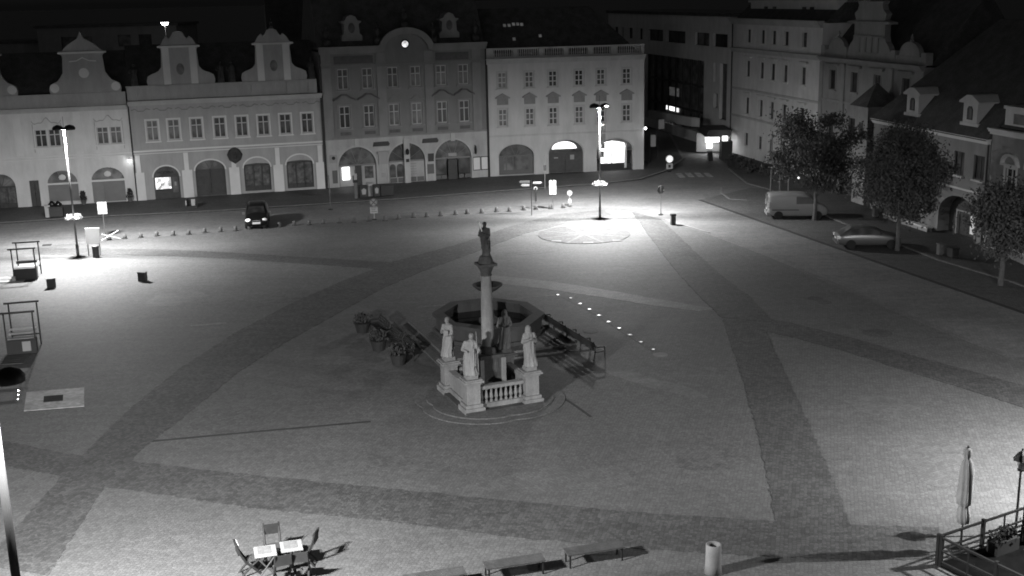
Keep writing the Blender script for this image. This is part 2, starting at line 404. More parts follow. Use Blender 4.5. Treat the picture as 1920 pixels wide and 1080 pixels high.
for q, r, lb in (((1107,622),.36,'pale round manhole lid right of the fountain benches'),((1238,666),.36,'pale round manhole lid at the near end of the ground lights'),((372,845),.25,None)):
    if lb: tag(MB().cyl((0,0,0),(0,0,.03),r,n=20).build('manhole_lid', M['kerb'], loc=G(*q)), lb, 'manhole lid')
for q, r in (((1528,560),.45),((1546,567),.4),((1645,625),.75)):
    struct(MB().cyl((0,0,0),(0,0,.018),r,n=18).build('oil_stain', M['walk'], loc=G(*q)))
# floor plaque at the left
pq = [G(*p) for p in ((45,772),(158,763),(158,728),(50,737))]
pm = mat('pale_mosaic', .23, .7, var=.25, scale=1.2, fine=.3, fscale=5)
t = thing('floor_plaque', 'large pale mosaic plaque with a dark centre panel set into the paving', 'plaque')
MB().prism(pq, .0, .05).build('mosaic', pm, t)
ci = [Vector(p) for p in pq]
def bl(u_, v_): a = ci[0].lerp(ci[1], u_); b = ci[3].lerp(ci[2], u_); return tuple(a.lerp(b, v_))
MB().prism([bl(.31,.36),bl(.64,.36),bl(.64,.68),bl(.31,.68)], .03, .062).build('centre_panel', M['dpave'], t)
# repaired areas and worn tracks in the old paving
rp_ = random.Random(21)
pm1 = setts('relaid_setts', .094, .14, .68, .2, .12, .75, ang=35); pm2 = setts('polished_setts', .108, .13, .7, .16, .1, .7, ang=60)
for i_, (qx, qy, a_, b_, an) in enumerate(((700,640,1.6,.9,20),(1230,720,2.4,.7,-50),(430,790,1.2,1.8,10),(1050,900,2.6,1.1,15),(760,870,.8,1.5,60),(1660,760,1.8,1.,-30),(520,560,2.2,1.4,15),(330,560,1.4,2.,5),(1330,860,1.1,1.6,20),(620,1010,1.7,.6,15),(1000,470,2.,1.,30),(1760,860,1.5,2.1,-20))):
    g0 = G(qx,qy); pts = []
    for k_ in range(40):
        t_ = k_/40*6.2832; rr = 1+.22*math.sin(2*t_+i_)+.12*math.sin(5*t_+2*i_)+.06*rp_.uniform(-1,1); x_, y_ = a_*rr*math.cos(t_), b_*rr*math.sin(t_); c_, s_ = math.cos(R(an)), math.sin(R(an)); pts.append((g0[0]+x_*c_-y_*s_, g0[1]+x_*s_+y_*c_))
    struct(MB().prism(pts, .0, .0155).build('paving_patch', (pm1, pm2)[i_%2]))
# recessed ground lights
lights = [(1046,554),(1070,560),(1088,570.5),(1105,581),(1123,592.5),(1141,604.5),(1161,616.5),(1181,629),(1202,642.5),(1225,656.5)]
lab = ['bright recessed ground light at the far corner of the lit row','dim recessed ground light, second from the far corner of the lit row']
dg = glow('dim_ground_light_lens', .5)
for i, q in enumerate(lights):
    dim = i in (1,7,8,9)
    lb = lab[i] if i < 2 else ('dimming recessed ground light near the close end of the lit row' if i > 6 else 'bright recessed ground light inside the sloping lit row')
    t = thing('ground_light', lb, 'ground light', G(*q), group='ground lights beside the fountain' if i < 7 else 'dim ground lights by the manhole lid')
    MB().cyl((0,0,0),(0,0,.045),.14,n=14).build('rim', M['dmetal'], t)
    MB().cyl((0,0,0),(0,0,.055),.075 if not dim else .07,n=14).build('lens', dg if dim else M['dotglow'], t)
# ------------------------------------------------------------------ street lamps
def street_lamp(loc, h, label, power, heads=((-.42,0),(.42,0)), rot=0, thick=1., group='twin headed street lamps', down=3.0, side=1.08, glows=(1,)):
    t = thing('street_lamp', label, 'street lamp', loc, rot, group)
    MB().tube([(0,0,0),(0,0,.9),(0,0,1.0),(0,0,h)], [.11*thick,.10*thick,.075*thick,.055*thick], 12).build('pole', M['mast'] if thick > 1 else M['metal'], t, True)
    MB().lathe([(.2,0),(.2,.06),(.13,.14)], 14).build('base_plate', M['dmetal'], t)
    mb = MB()
    for hx, hy in heads: mb.tube([(0,0,h-.05),(hx*.4,hy*.4,h+.1),(hx,hy,h+.12)], .03, 8)
    mb.cyl((0,0,h),(0,0,h+.75),.012,n=6)
    mb.build('bracket', M['dmetal'], t)
    for i_, (hx, hy) in enumerate(heads):
        hd = MB().lathe([(.34,h-.15),(.345,h-.02),(.26,h+.1),(.1,h+.17),(.02,h+.19)], 18, T(hx,hy,0), low=False).build('lamp_head', M['dmetal'], t, True)
        MB().lathe([(.02,h-.06),(.13,h-.04),(.15,h-.02)], 14, T(hx,hy,0)).build('bulb', M['lampglow'], hd)
        if i_ in glows: MB().ball((hx+.08,hy-.3,h-.03), .17, .1, .07, 12, 8).build('lit_diffuser', M['diffuser'], hd)
        for kind, f in (('POINT', side), ('SPOT', down)):     # open glow at the rim plus the reflector's downward beam
            if not f: continue
            ld = bpy.data.lights.new('lamp_light', kind); ld.energy = power*f/len(heads); ld.shadow_soft_size = .08
            if kind == 'SPOT': ld.spot_size = R(150); ld.spot_blend = 1.
            lo = bpy.data.objects.new('lamp_light', ld); COL.objects.link(lo); lo.parent = t; lo.location = (hx,hy,h-.11)
    return t
LL = G(147,483); LR = G(1125,411)
street_lamp(LL, 9.0, 'tall twin headed street lamp by the litter bin at the left of the square', PL, glows=())
lr = street_lamp(LR, 8.75, 'tall twin headed street lamp standing by the paved circle at the far corner', PR)
mb = MB()
for x, z, a, b in ((.28,7.0,.22,.3),(.28,6.35,.2,.28),(.25,5.7,.2,.2),(.2,5.05,.16,.22)):
    mb.box(x-a*.8,x+a*.8,-.05,.05,z-b,z+b)
mb.build('hanging_sign', M['lgrey'], lr)
L2 = street_lamp(G(-22,702,9.15), 9.1, 'pale thick lamp post cut off by the lower left edge', P2, down=0, side=1, thick=1.5, rot=R(8), glows=())
for k_ in range(3): MB().ball((.62-.02*k_,-.08,8.75-.1*k_), .022, n=8, m=6).build('glint_ball', M['chrome'], L2)  # added steel balls standing in for bright glints under the head
street_lamp((24,33.8,0), 9.1, 'street lamp beyond the right edge that lights the terrace', P3, down=1.0, side=.45)
def basket(loc, z, label):
    t = thing('flower_basket', label, 'flower basket', (loc[0],loc[1],z))
    MB().lathe([(.1,-.14),(.3,-.1),(.42,.04),(.4,.05)], 16).build('bowl', M['dgrey'], t, True)
    rnd = random.Random(3); pts = []
    for i in range(420):
        a = rnd.random()*6.28; r = .1+.48*math.sqrt(rnd.random()); pts.append((r*math.cos(a), r*math.sin(a), .05+.16*rnd.random()-.12*(r>.45)))
    MB().leaves(pts, .07, rnd).build('flowers', M['flower'], t)
basket(LL, 2.83, 'round flower basket hung on the lamp pole beside the litter bin')
basket(LR, 2.75, 'round flower basket hung on the lamp pole by the paved circle')
# ------------------------------------------------------------------ facade kit (local x along the facade, y<0 towards the square)
def arc_pts(u0, u1, zs, h, n=12):
    c = (u0+u1)/2; a = (u1-u0)/2
    return [(c-a*math.cos(math.pi*i/n), zs+h*math.sin(math.pi*i/n)) for i in range(n+1)]
def wall(mb, W, Ht, ops, dep=.25, D=9, y=0, u00=0, z00=0):
    us = sorted({u00, W, *[o[0] for o in ops], *[o[1] for o in ops]}); zs = sorted({z00, Ht, *[o[2] for o in ops], *[o[3] for o in ops]})
    for i in range(len(us)-1):
        for j in range(len(zs)-1):
            uc, zc = (us[i]+us[i+1])/2, (zs[j]+zs[j+1])/2
            if any(o[0] < uc < o[1] and o[2] < zc < o[3] for o in ops): continue
            mb.quad((us[i],y,zs[j]),(us[i+1],y,zs[j]),(us[i+1],y,zs[j+1]),(us[i],y,zs[j+1]))
    for o in ops:
        u0, u1, z0, z1 = o[:4]; h = o[4] if len(o) > 4 else 0
        mb.quad((u0,y,z0),(u0,y+dep,z0),(u1,y+dep,z0),(u1,y,z0))
        zs_ = z1-h
        mb.quad((u0,y,z0),(u0,y,zs_),(u0,y+dep,zs_),(u0,y+dep,z0)); mb.quad((u1,y,z0),(u1,y+dep,z0),(u1,y+dep,zs_),(u1,y,zs_))
        if h:
            P = arc_pts(u0, u1, zs_, h)
            for k in range(len(P)-1):
                a, b = P[k], P[k+1]
                mb.quad((a[0],y,a[1]),(b[0],y,b[1]),(b[0],y+dep,b[1]),(a[0],y+dep,a[1]))
                mb.quad((a[0],y,a[1]),(b[0],y,b[1]),(b[0],y,z1),(a[0],y,z1))
        else: mb.quad((u0,y,z1),(u1,y,z1),(u1,y+dep,z1),(u0,y+dep,z1))
    if D:
        mb.quad((u00,y,z00),(u00,y,Ht),(u00,y+D,Ht),(u00,y+D,z00)); mb.quad((W,y,z00),(W,y+D,z00),(W,y+D,Ht),(W,y,Ht))
        mb.quad((u00,y+D,z00),(u00,y+D,Ht),(W,y+D,Ht),(W,y+D,z00)); mb.quad((u00,y+D*.02+dep,Ht),(W,y+D*.02+dep,Ht),(W,y+D,Ht),(u00,y+D,Ht))
    return mb
def win_proto(root, w, h, fm=None, cols=2, rows=(.66,), sur=.16, sill=True, hood=None, sm=None, dep=.2, bw=.07, inner=None, pane=None, hm=None):
    """window > pane, surround (, hood); origin bottom centre of the opening"""
    fm = fm or M['frame']; mb = MB(); y0, y1 = dep-.07, dep
    mb.box(-w/2,-w/2+bw,y0,y1,0,h).box(w/2-bw,w/2,y0,y1,0,h).box(-w/2+bw,w/2-bw,y0,y1,0,bw).box(-w/2+bw,w/2-bw,y0,y1,h-bw,h)
    for i in range(1, cols):
        x = -w/2+w*i/cols; b = bw*.75 if (cols == 4 and i != 2) else bw*(1.1 if cols < 4 else 1.6)
        mb.box(x-b/2,x+b/2,y0-.004,y1,bw,h-bw)
    for r in rows: mb.box(-w/2+bw,w/2-bw,y0+.004,y1-.004,h*r-bw/2,h*r+bw/2)
    o = mb.build('window', fm, root)
    MB().box(-w/2+.01,w/2-.01,dep-.03,dep+.02,.01,h-.01).build('pane', pane or M['glass'], o)
    if sur:
        q = MB().box(-w/2-sur,-w/2-.002,-.05,.0-.002,-.02,h+sur).box(w/2+.002,w/2+sur,-.05,-.002,-.02,h+sur).box(-w/2-.002,w/2+.002,-.05,-.002,h+.002,h+sur)
        q.build('surround', sm or M['trimA'], o)
    if sill: MB().box(-w/2-sur-.06,w/2+sur+.06,-.14,-.002,-.14,-.024).build('sill', sm or M['trimA'], o)
    if hood: hood(w, h).build('hood', hm or sm or M['trimA'], o)
    return o
def put(o, root, pts):
    for i, (u, z) in enumerate(pts):
        if i == 0: o.location = (u, 0, z)
        else: dup(o, root, (u, 0, z))
def hood_tri(w, h):
    return MB().slab([(-w/2-.3,h+1.0),(w/2+.3,h+1.0),(w/2+.3,h+1.1),(0,h+1.5),(-w/2-.3,h+1.1)], -.2, -.003).box(-w/2-.12,w/2+.12,-.06,-.003,h+.4,h+.98)
def hood_wave(w, h):
    P = [(-w/2-.5,h+.5),(-w/2-.35,h+.62),(-w/2-.15,h+.68),(-.25,h+.98),(.25,h+.98),(w/2+.15,h+.68),(w/2+.35,h+.62),(w/2+.5,h+.5)]
    mb = MB()
    for a, b in zip(P[:-1], P[1:]): mb.slab([a, b, (b[0],b[1]+.13), (a[0],a[1]+.13)], -.26, -.003)
    return mb
def hood_swag(w, h):
    mb = MB(); pts = [(x, h+.42+.16*math.cos(x*5)+.12*(1-abs(x)/w)) for x in [(-w/2-.25)+(w+.5)*i/14 for i in range(15)]]
    for a, b in zip(pts[:-1], pts[1:]): mb.slab([a,b,(b[0],b[1]+.06),(a[0],a[1]+.06)], -.09, -.003)
    return mb
def cornice(mb, u0, u1, z, d=.35, h=.35, y=0):
    mb.slab([(u0,z),(u1,z),(u1,z+h*.4),(u0,z+h*.4)], y-d*.5, y-.003).slab([(u0-.02,z+h*.4),(u1+.02,z+h*.4),(u1+.02,z+h*.75),(u0-.02,z+h*.75)], y-d*.8, y-.003)
    return mb.slab([(u0-.04,z+h*.75),(u1+.04,z+h*.75),(u1+.04,z+h),(u0-.04,z+h)], y-d, y+.1)
def roof_gable(W, z0, zr, d0, dr, d1, u0=0):
    """eaves at depth d0, ridge at depth dr"""
    mb = MB(); v = []
    for u in (u0, W): v += [(u,d0,z0),(u,dr,zr),(u,d1,z0)]
    return mb.add(v, [(0,3,4,1),(1,4,5,2),(0,1,2),(3,5,4),(0,2,5,3)])
def infill(root, u0, u1, z0, z1, arc, kind, m=None, dep=.22, name='door'):
    """what closes a ground floor opening"""
    W = u1-u0; zs = z1-arc; mm = m or M['door']
    mb = MB()
    for x in (u0, u1-.09): mb.box(x,x+.09,dep-.1,dep-.02,z0,zs)
    mb.box(u0+.09,u1-.09,dep-.1,dep-.02,zs-.06,zs+.08)
    if kind == 'door2':
        for a, b in ((u0+.09,(u0+u1)/2-.015),((u0+u1)/2+.015,u1-.09)):
            mb.box(a,b,dep-.07,dep-.02,z0,zs-.06)
            for q in (.12,.55): mb.box(a+.12,b-.12,dep-.1,dep-.07,z0+(zs-z0)*q,z0+(zs-z0)*(q+.33))
    elif kind == 'shutter':
        n = 9
        for i in range(n):
            a = z0+(zs-.06-z0)*i/n; mb.box(u0+.09,u1-.09,dep-.06-.012*(i%2),dep-.02,a,a+(zs-.06-z0)/n)
    elif kind == 'shop':
        for q in (.36,.68): mb.box(u0+W*q-.04,u0+W*q+.04,dep-.1,dep-.02,z0,zs-.06)
        mb.box(u0+.09,u1-.09,dep-.1,dep-.03,z0,z0+.45)
    o = mb.build(name, mm, root)
    if kind == 'shop': MB().box(u0+.05,u1-.05,dep-.03,dep+.06,z0+.4,zs).build('pane', M['goods'], o)
    if arc:
        P = arc_pts(u0+.01, u1-.01, zs, arc-.01)
        MB().slab(P, dep-.04, dep+.02).build('fanlight', M['sglass'], o)
        f = MB()
        for k in range(1, 5):
            a = math.pi*k/5; c = (u0+u1)/2
            f.slab([(c-.02,zs),(c+.02,zs),(c+.02-(W/2-.05)*math.cos(a),zs+(arc-.05)*math.sin(a)),(c-.02-(W/2-.05)*math.cos(a),zs+(arc-.05)*math.sin(a))], dep-.07, dep-.042)
        f.build('glazing_bars', mm, o)
    return o
def arch_trim(mb, u0, u1, z1, arc, t=.14, d=.05, z0=None):
    P = arc_pts(u0, u1, z1-arc, arc, 14); Q = arc_pts(u0-t, u1+t, z1-arc, arc+t, 14)
    for k in range(len(P)-1): mb.slab([P[k],P[k+1],Q[k+1],Q[k]], -d, -.003)
    if z0 is not None: mb.box(u0-t,u0,-d,-.003,z0,z1-arc).box(u1,u1+t,-d,-.003,z0,z1-arc)
    return mb
def rot_of(a, b): return math.atan2(b[1]-a[1], b[0]-a[0])
def house(name, label, a, b=None, rot=None):
    return thing(name, label, 'house', a, rot if rot is not None else rot_of(a, b), None)
def urn(mb, u, z, s=1., y=.15):
    mb.box(u-.28*s,u+.28*s,y-.28*s,y+.28*s,z,z+.55*s)
    return mb.lathe([(.2*s,.55*s),(.1*s,.62*s),(.22*s,.85*s),(.3*s,1.1*s),(.2*s,1.25*s),(.09*s,1.32*s),(.14*s,1.4*s),(.02*s,1.7*s)], 12, T(u,y,z))
def downpipe(root, u, z1, y=-.12):
    MB().tube([(u,y,.1),(u,y,z1)], .06, 8).build('downpipe', M['dgrey'], root)
def scroll_gable(c, wb, ww, zb, zw, zl, zt, crown, left=True, right=True):
    """outline of a baroque gable: half base wb, half waist ww, base zb, waist foot zw, ledge zl, top zt"""
    P = []
    half = [(wb,zb),(wb+.05,zb+.35),(wb-.05,zb+.75),(wb-.4,zb+.95),(ww+(wb-ww)*.45,zb+1.05),(ww+(wb-ww)*.22,zb+(zw-zb)*.8),(ww+.05,zw),(ww-.05,zl-.3),(ww,zl-.12),(ww+.18,zl)]
    half += [(ww+.18,zl+.12)] + crown
    r = [(c+x, z) for x, z in half]; l = [(c-x, z) for x, z in half]
    pts = (r if right else [(c,zb)]) + (l[::-1] if left else [(c,zt)])
    out = []
    for p in pts:
        if not out or (abs(p[0]-out[-1][0])+abs(p[1]-out[-1][1])) > 1e-4: out.append(p)
    return out
# ================================================================== house 1 : far left, two gables
h1 = house('gabled_house', 'pale two storey house with curved gables and shuttered arches at the far left', HA[0], HA[1])
W1 = 11.42
ops = [(-.8,1.5,.05,3.05,1.15),(2.62,3.4,.0,2.36),(4.1,6.6,.4,3.1,1.12),(7.75,10.5,.15,3.18,1.12)]
ww = [(4.02,5.2),(5.12,5.2),(9.08,5.2),(10.18,5.2)]
ops += [(u-.48,u+.48,z,z+1.5) for u, z in ww]
mb = MB(); wall(mb, W1, 8.5, ops, D=9, u00=-9)
mb.build('wall', M['wallA'], h1)
p = win_proto(h1, .96, 1.5, cols=2, rows=(.68,), sur=.1, bw=.08); put(p, h1, ww)
mb = MB()
for c in (4.57, 9.63):
    pts = [(c+x, 7.35+.22*math.cos(x*4.2)+.1*math.cos(x*9)) for x in [-1.2+2.4*i/18 for i in range(19)]]
    for a, b in zip(pts[:-1], pts[1:]): mb.slab([a,b,(b[0],b[1]+.07),(a[0],a[1]+.07)], -.09, -.003)
    for x in (-1.15,1.15): mb.box(c+x-.03,c+x+.03,-.04,-.003,4.75,7.2)
mb.build('stucco_scroll', M['wallB'], h1)
for u in (2.2, 7.1): MB().box(u-.3,u+.3,-.05,-.003,4.5,8.1).build('pilaster', M['trimA'], h1)
mb = MB()
mb.box(-9,W1,-.1,-.004,4.1,4.2).box(-9,W1,-.07,-.004,4.36,4.44)
mb.build('string_course', M['trimA'], h1)
infill(h1, 4.1, 6.6, .4, 3.1, 1.12, 'shutter', M['shutter'], name='roller_shutter'); infill(h1, 7.75, 10.5, .15, 3.18, 1.12, 'shutter', M['shutter'], name='roller_shutter')
infill(h1, 2.62, 3.4, 0, 2.36, 0, 'door2', M['door']); infill(h1, -.8, 1.5, .05, 3.05, 1.15, 'shop', M['dframe'], name='shopfront')
mb = MB()
for a, b, z in ((4.1,6.6,1.98),(7.75,10.5,2.06)): mb.box(a-.05,b+.05,-.04,.1,z-.1,z+.06)
for u, z in ((5.35,2.55),(9.12,2.65)): mb.lathe([(.02,0),(.2,.06),(.26,.25),(.18,.42),(.02,.5)], 10, T(u,.1,z-.3) @ Matrix.Diagonal((1.2,.3,1,1)))
mb.build('fanlight_beam', M['trimA'], h1)
MB().box(7.8,8.75,-.01,.12,.1,1.96).build('door', M['shutter'], h1)
mb = MB(); cornice(mb, -9, W1-.12, 8.15, .55, .4); mb.build('cornice', M['trimD'], h1)
MB().box(-9,W1-.15,.05,.5,8.55,9.55).box(-9,W1-.12,-.02,.55,9.55,9.66).build('parapet', M['wallB'], h1)
crown = [(1.55,13.3),(1.1,13.75),(.6,14.05),(.25,14.25),(.06,14.75)]
for c in (8.07, -.35):
    g_ = scroll_gable(c, 2.9, 1.68, 9.66, 11.4, 13.0, 14.7, crown)
    go = MB().slab(g_, .1, .5).build('gable', M['wallB'], h1)
    MB().box(c-1.95,c+1.95,-.04,.6,13.0,13.16).build('gable_ledge', M['trimA'], go)
    for k in (-1,1): MB().cyl((c+k*2.5,.04,10.15),(c+k*2.5,.099,10.15),.38,n=16).build('scroll_boss', M['trimA'], go)
    mb = MB(); mb.slab([(c-1.1,12.3),(c-.5,12.35),(c,12.6),(c+.5,12.35),(c+1.1,12.3),(c+1.1,12.38),(c+.5,12.43),(c,12.7),(c-.5,12.43),(c-1.1,12.38)], .03, .098)
    mb.build('gable_moulding', M['trimA'], go)
    MB().cyl((c,.06,11.35),(c,.11,11.35),.42,n=18).build('gable_boss', M['trimA'], go)
roof_gable(W1, 8.6, 13.0, .5, 5.5, 9, -9).build('roof', M['roof'], h1)
downpipe(h1, W1, 8.5)
# ================================================================== house 2 : long two storey with two oval-window gables
h2 = house('gabled_house', 'long two storey house with eight windows and two tall gables with oval windows', HA[1], HA[2])
W2 = 16.74
wx = [1.84,3.65,5.6,7.6,9.53,11.43,13.37,15.33]; wz = 5.28
ops = [(x-.5,x+.5,wz,wz+1.8) for x in wx]
ops += [(1.55,3.75,.05,3.0,.95),(5.15,7.75,.1,3.32,.9),(9.4,11.75,.3,2.8,.18),(13.2,15.6,.3,2.85,.18)]
mb = MB(); wall(mb, W2, 8.7, ops, D=9); mb.build('wall', M['wallB'], h2)
p = win_proto(h2, 1., 1.8, rows=(.66,), sur=.12, sm=M['trimA'], bw=.085); put(p, h2, [(x, wz) for x in wx])
for u in (.35,4.45,8.55,12.45,16.3):
    MB().box(u-.45,u+.45,-.12,-.003,.05,2.55).box(u-.2,u+.2,-.07,-.003,2.55,4.1).build('pilaster', M['trimA'], h2)
for i_ in range(9):
    c_ = 1.0+i_*1.85; mb = MB(); pts = [(c_+x, 7.98-.16*math.cos(x*4.4)*(1-abs(x))+.05*math.cos(x*13)) for x in [-.8+1.6*q/12 for q in range(13)]]
    for a, b in zip(pts[:-1], pts[1:]): mb.slab([a,b,(b[0],b[1]+.07),(a[0],a[1]+.07)], -.06, -.003)
    mb.build('stucco_garland', M['hoodd'], h2)
mb = MB().box(0,W2,-.12,-.004,4.36,4.5).box(0,W2,-.06,-.005,4.15,4.22)
for a, b, z, q in ((1.55,3.75,3.0,.95),(5.15,7.75,3.32,.9),(9.4,11.75,3.3,.9),(13.2,15.6,3.35,.9)): arch_trim(mb, a, b, z, q, .12, .04)
mb.build('string_course', M['trimA'], h2)
d = infill(h2, 1.55, 3.75, .05, 3.0, .95, 'plain', M['dframe'], name='shopfront')
MB().box(1.65,3.02,.1,.2,.1,.85).box(3.02,3.12,.1,.2,.1,2.05).box(3.6,3.66,.1,.2,.1,2.05).box(3.12,3.6,.13,.2,.1,.6).build('stall_riser', M['dframe'], d)
MB().box(1.66,3.0,.16,.2,.95,2.05).build('lit_window', M['shopglow'], d)
MB().box(3.12,3.6,.17,.2,.6,2.05).build('pane', M['sglass'], d)
MB().box(3.28,3.45,.14,.16,1.2,1.55).build('notice', M['lgrey'], d)
def text(s, size, name, m, parent, loc, rotx=R(90), rotz=0, ext=.01):
    cu = bpy.data.curves.new('lettering', 'FONT'); cu.body = s; cu.size = size; cu.extrude = ext; cu.align_x = 'CENTER'; cu.align_y = 'CENTER'
    tmp = bpy.data.objects.new('lettering', cu); COL.objects.link(tmp)
    me = bpy.data.meshes.new_from_object(tmp.evaluated_get(bpy.context.evaluated_depsgraph_get()))
    bpy.data.objects.remove(tmp); me.name = name
    me.materials.clear(); me.materials.append(m)
    o = bpy.data.objects.new(name, me); COL.objects.link(o); o.parent = parent; o.location = loc; o.rotation_euler = (rotx, 0, rotz)
    return o
text('MODINA', .34, 'sign_lettering', M['dmetal'], h2, (2.6,-.03,2.45))
infill(h2, 5.15, 7.75, .1, 3.32, .9, 'door2', M['dframe'], name='gate')
infill(h2, 9.4, 11.75, .3, 2.8, .18, 'shop', M['dframe'], name='shopfront'); infill(h2, 13.2, 15.6, .3, 2.85, .18, 'shop', M['dframe'], name='shopfront')
MB().box(5.2,7.7,-.02,.2,.0,.12).build('doorstep', M['kerb'], h2)
em = MB().lathe([(.5,0),(.56,.04),(.56,.1),(.5,.14)], 20, T(8.69,-.12,3.62) @ RX(R(90)))
em.slab([(8.69-.68,3.7),(8.69-.5,3.2),(8.69,2.85),(8.69+.5,3.2),(8.69+.68,3.7),(8.69+.45,4.15),(8.69,4.4),(8.69-.45,4.15)], -.1, -.004)
em.lathe([(.02,0),(.16,.15),(.1,.4),(.13,.52),(.02,.66)], 8, T(8.72,-.25,3.3)); em.build('house_emblem', M['dstone'], h2)
mb = MB(); cornice(mb, 0, W2, 8.4, .5, .42); mb.build('cornice', M['trimD'], h2)
mb = MB().box(0,W2-.4,.05,.5,8.85,9.95).box(-.05,W2-.35,-.02,.55,9.95,10.08)
for u in (.5,3.2,6.4,8.7,11,14.1,16): mb.box(u-.38,u+.38,-.08,.05,8.85,9.95)
mb.build('parapet', M['wallB'], h2)
crown = [(1.5,13.5),(1.25,13.95),(.95,14.2),(.78,14.0),(.6,14.15),(.42,14.5),(.15,14.62)]
for c in (4.65, 12.7):
    g_ = scroll_gable(c, 2.85, 1.55, 10.08, 11.6, 13.3, 14.6, crown)
    go = MB().slab(g_, .1, .5).build('gable', M['wallB'], h2)
    MB().box(c-1.8,c+1.8,-.04,.6,13.25,13.4).build('gable_ledge', M['trimA'], go)
    for k in (-1.15,1.15): MB().box(c+k-.3,c+k+.3,.04,.097,10.1,13.24).build('gable_pilaster', M['trimA'], go)
    ov = MB().lathe([(.02,0),(.33,0),(.33,.06),(.02,.06)], 20, T(c,.099,11.4) @ RX(R(90)) @ Matrix.Diagonal((1,1.5,1,1)))
    ov.build('oval_window', M['glass'], go)
def stone_figure(mb, u, y, z, s):
    mb.box(u-.25*s,u+.25*s,y-.25*s,y+.25*s,z,z+.25*s)
    mb.lathe([(.22*s,.25*s),(.26*s,.5*s),(.2*s,.9*s),(.24*s,1.2*s),(.1*s,1.42*s)], 10, T(u,y,z), fold=.12)
    mb.ball((u,y,z+1.56*s), .12*s, n=8, m=6)
    return mb.tube([(u-.22*s,y,z+1.25*s),(u-.34*s,y-.08*s,z+1.0*s),(u-.12*s,y-.2*s,z+.95*s)], .065*s, 6)
for u in (.75,8.05,9.0,16.0): stone_figure(MB(), u, .28, 10.08, 1.15).build('roof_statue', M['dstone'], h2)
urn(MB(), 12.7, 14.5, .6, .3).build('finial', M['dstone'], h2)
roof_gable(W2, 8.8, 13.4, .5, 5.2, 9).build('roof', M['roof'], h2)
downpipe(h2, W2-.08, 8.6)
# ================================================================== house 3 : tall central house with the round pediment
h3 = house('town_house', 'tall three storey house with a semicircular pediment and a lit round clock', HA[2], HA[3])
W3 = 15.71
r3x = [2.06,4.32,6.68,8.85,11.3,13.46]; z3, z2 = 9.0, 5.5
ops = [(x-.5,x+.5,z3,z3+1.85) for x in r3x]+[(x-.5,x+.5,z2,z2+2.0) for x in r3x]
ops += [(1.2,4.75,.1,3.72,1.7),(5.9,9.45,.1,3.82,1.7),(10.4,14.0,.1,3.87,1.75)]
wall(MB(), W3, 4.58, ops[-3:], D=10).build('street_level_wall', M['wallG'], h3)
wall(MB(), W3, 12.4, ops[:-3], D=10, z00=4.58).build('wall', M['wallC'], h3)
p = win_proto(h3, 1., 1.85, rows=(.64,), sur=.15, sm=M['trimC'], bw=.085); put(p, h3, [(x,z3) for x in r3x])
p = win_proto(h3, 1., 2.0, rows=(.64,), sur=.15, sm=M['trimC'], hood=hood_wave, hm=M['dpanel'], bw=.085); put(p, h3, [(x,z2) for x in (r3x[0],r3x[1],r3x[4],r3x[5])])  # shadow on the hoods is put into their darker colour
p = win_proto(h3, 1., 2.0, rows=(.64,), sur=.15, sm=M['trimC'], hood=hood_swag, bw=.085); put(p, h3, [(x,z2) for x in r3x[2:4]])
for u in (.55,5.6,10.1,14.7): MB().box(u-.42,u+.42,-.12,-.003,4.66,11.0).box(u-.5,u+.5,-.17,-.003,11.2,11.4).box(u-.42,u+.42,-.12,-.003,11.4,12.2).build('pilaster', M['trimC'], h3)
for a, b in ((1.3,4.9),(10.8,14.0)): MB().slab([(a,11.3),(b,11.3),(b,12.0),(a,12.0)], -.05, -.003).build('frieze_panel', M['dpanel'], h3)
for u in r3x: MB().box(u-.5,u+.5,-.05,-.003,4.85,5.15).build('apron_panel', M['dpanel'], h3)
mb = MB(); cornice(mb, 0, 5.4, 12.2, .5, .65); cornice(mb, 10.6, W3, 12.2, .5, .65); mb.box(0,W3,-.14,-.004,4.5,4.66)
mb.box(0,W3,-.08,-.005,10.86+.2,11.1+.06)
mb.build('cornice', M['trimC'], h3)
ped = MB().slab(arc_pts(5.45,10.6,12.2,2.15,20), .02, .45).build('pediment', M['wallC'], h3)
P, Q = arc_pts(5.98,10.06,12.4,1.42,20), arc_pts(5.35,10.7,12.2,2.2,20); mb = MB()
for k in range(20): mb.slab([P[k],P[k+1],Q[k+1],Q[k]], -.4, .02)
mb.build('pediment_arch', M['trimC'], ped)
ck = MB().lathe([(.3,0),(.42,.02),(.42,.1),(.3,.12)], 22, T(7.95,0,12.9) @ RX(R(90))).build('clock', M['dmetal'], h3)
MB().cyl((7.95,-.15,12.9),(7.95,-.121,12.9),.3,n=22).build('clock_face', M['clockglow'], ck)
MB().box(7.935,7.965,-.17,-.153,12.9,13.1).slab([(7.95,12.885),(8.1,12.8),(8.11,12.82),(7.95,12.915)], -.17, -.153).build('clock_hands', M['dmetal'], ck)
for u, z, sc in ((.8,12.9,1.15),(5.45,12.9,1.2),(8.02,14.3,1.15),(10.65,12.9,1.2),(14.8,12.9,1.2)): urn(MB(), u, z, sc).build('urn', M['dstone'], h3, True)
mb = MB()    # mansard roof
v = []
for u in (0, W3): v += [(u,.5,12.6),(u,3.2,17.3),(u,6,18.6),(u,10,12.6)]
mb.add(v, [(0,4,5,1),(1,5,6,2),(2,6,7,3),(0,1,2,3),(4,7,6,5),(0,3,7,4)])
mb.build('roof', M['roof'], h3)
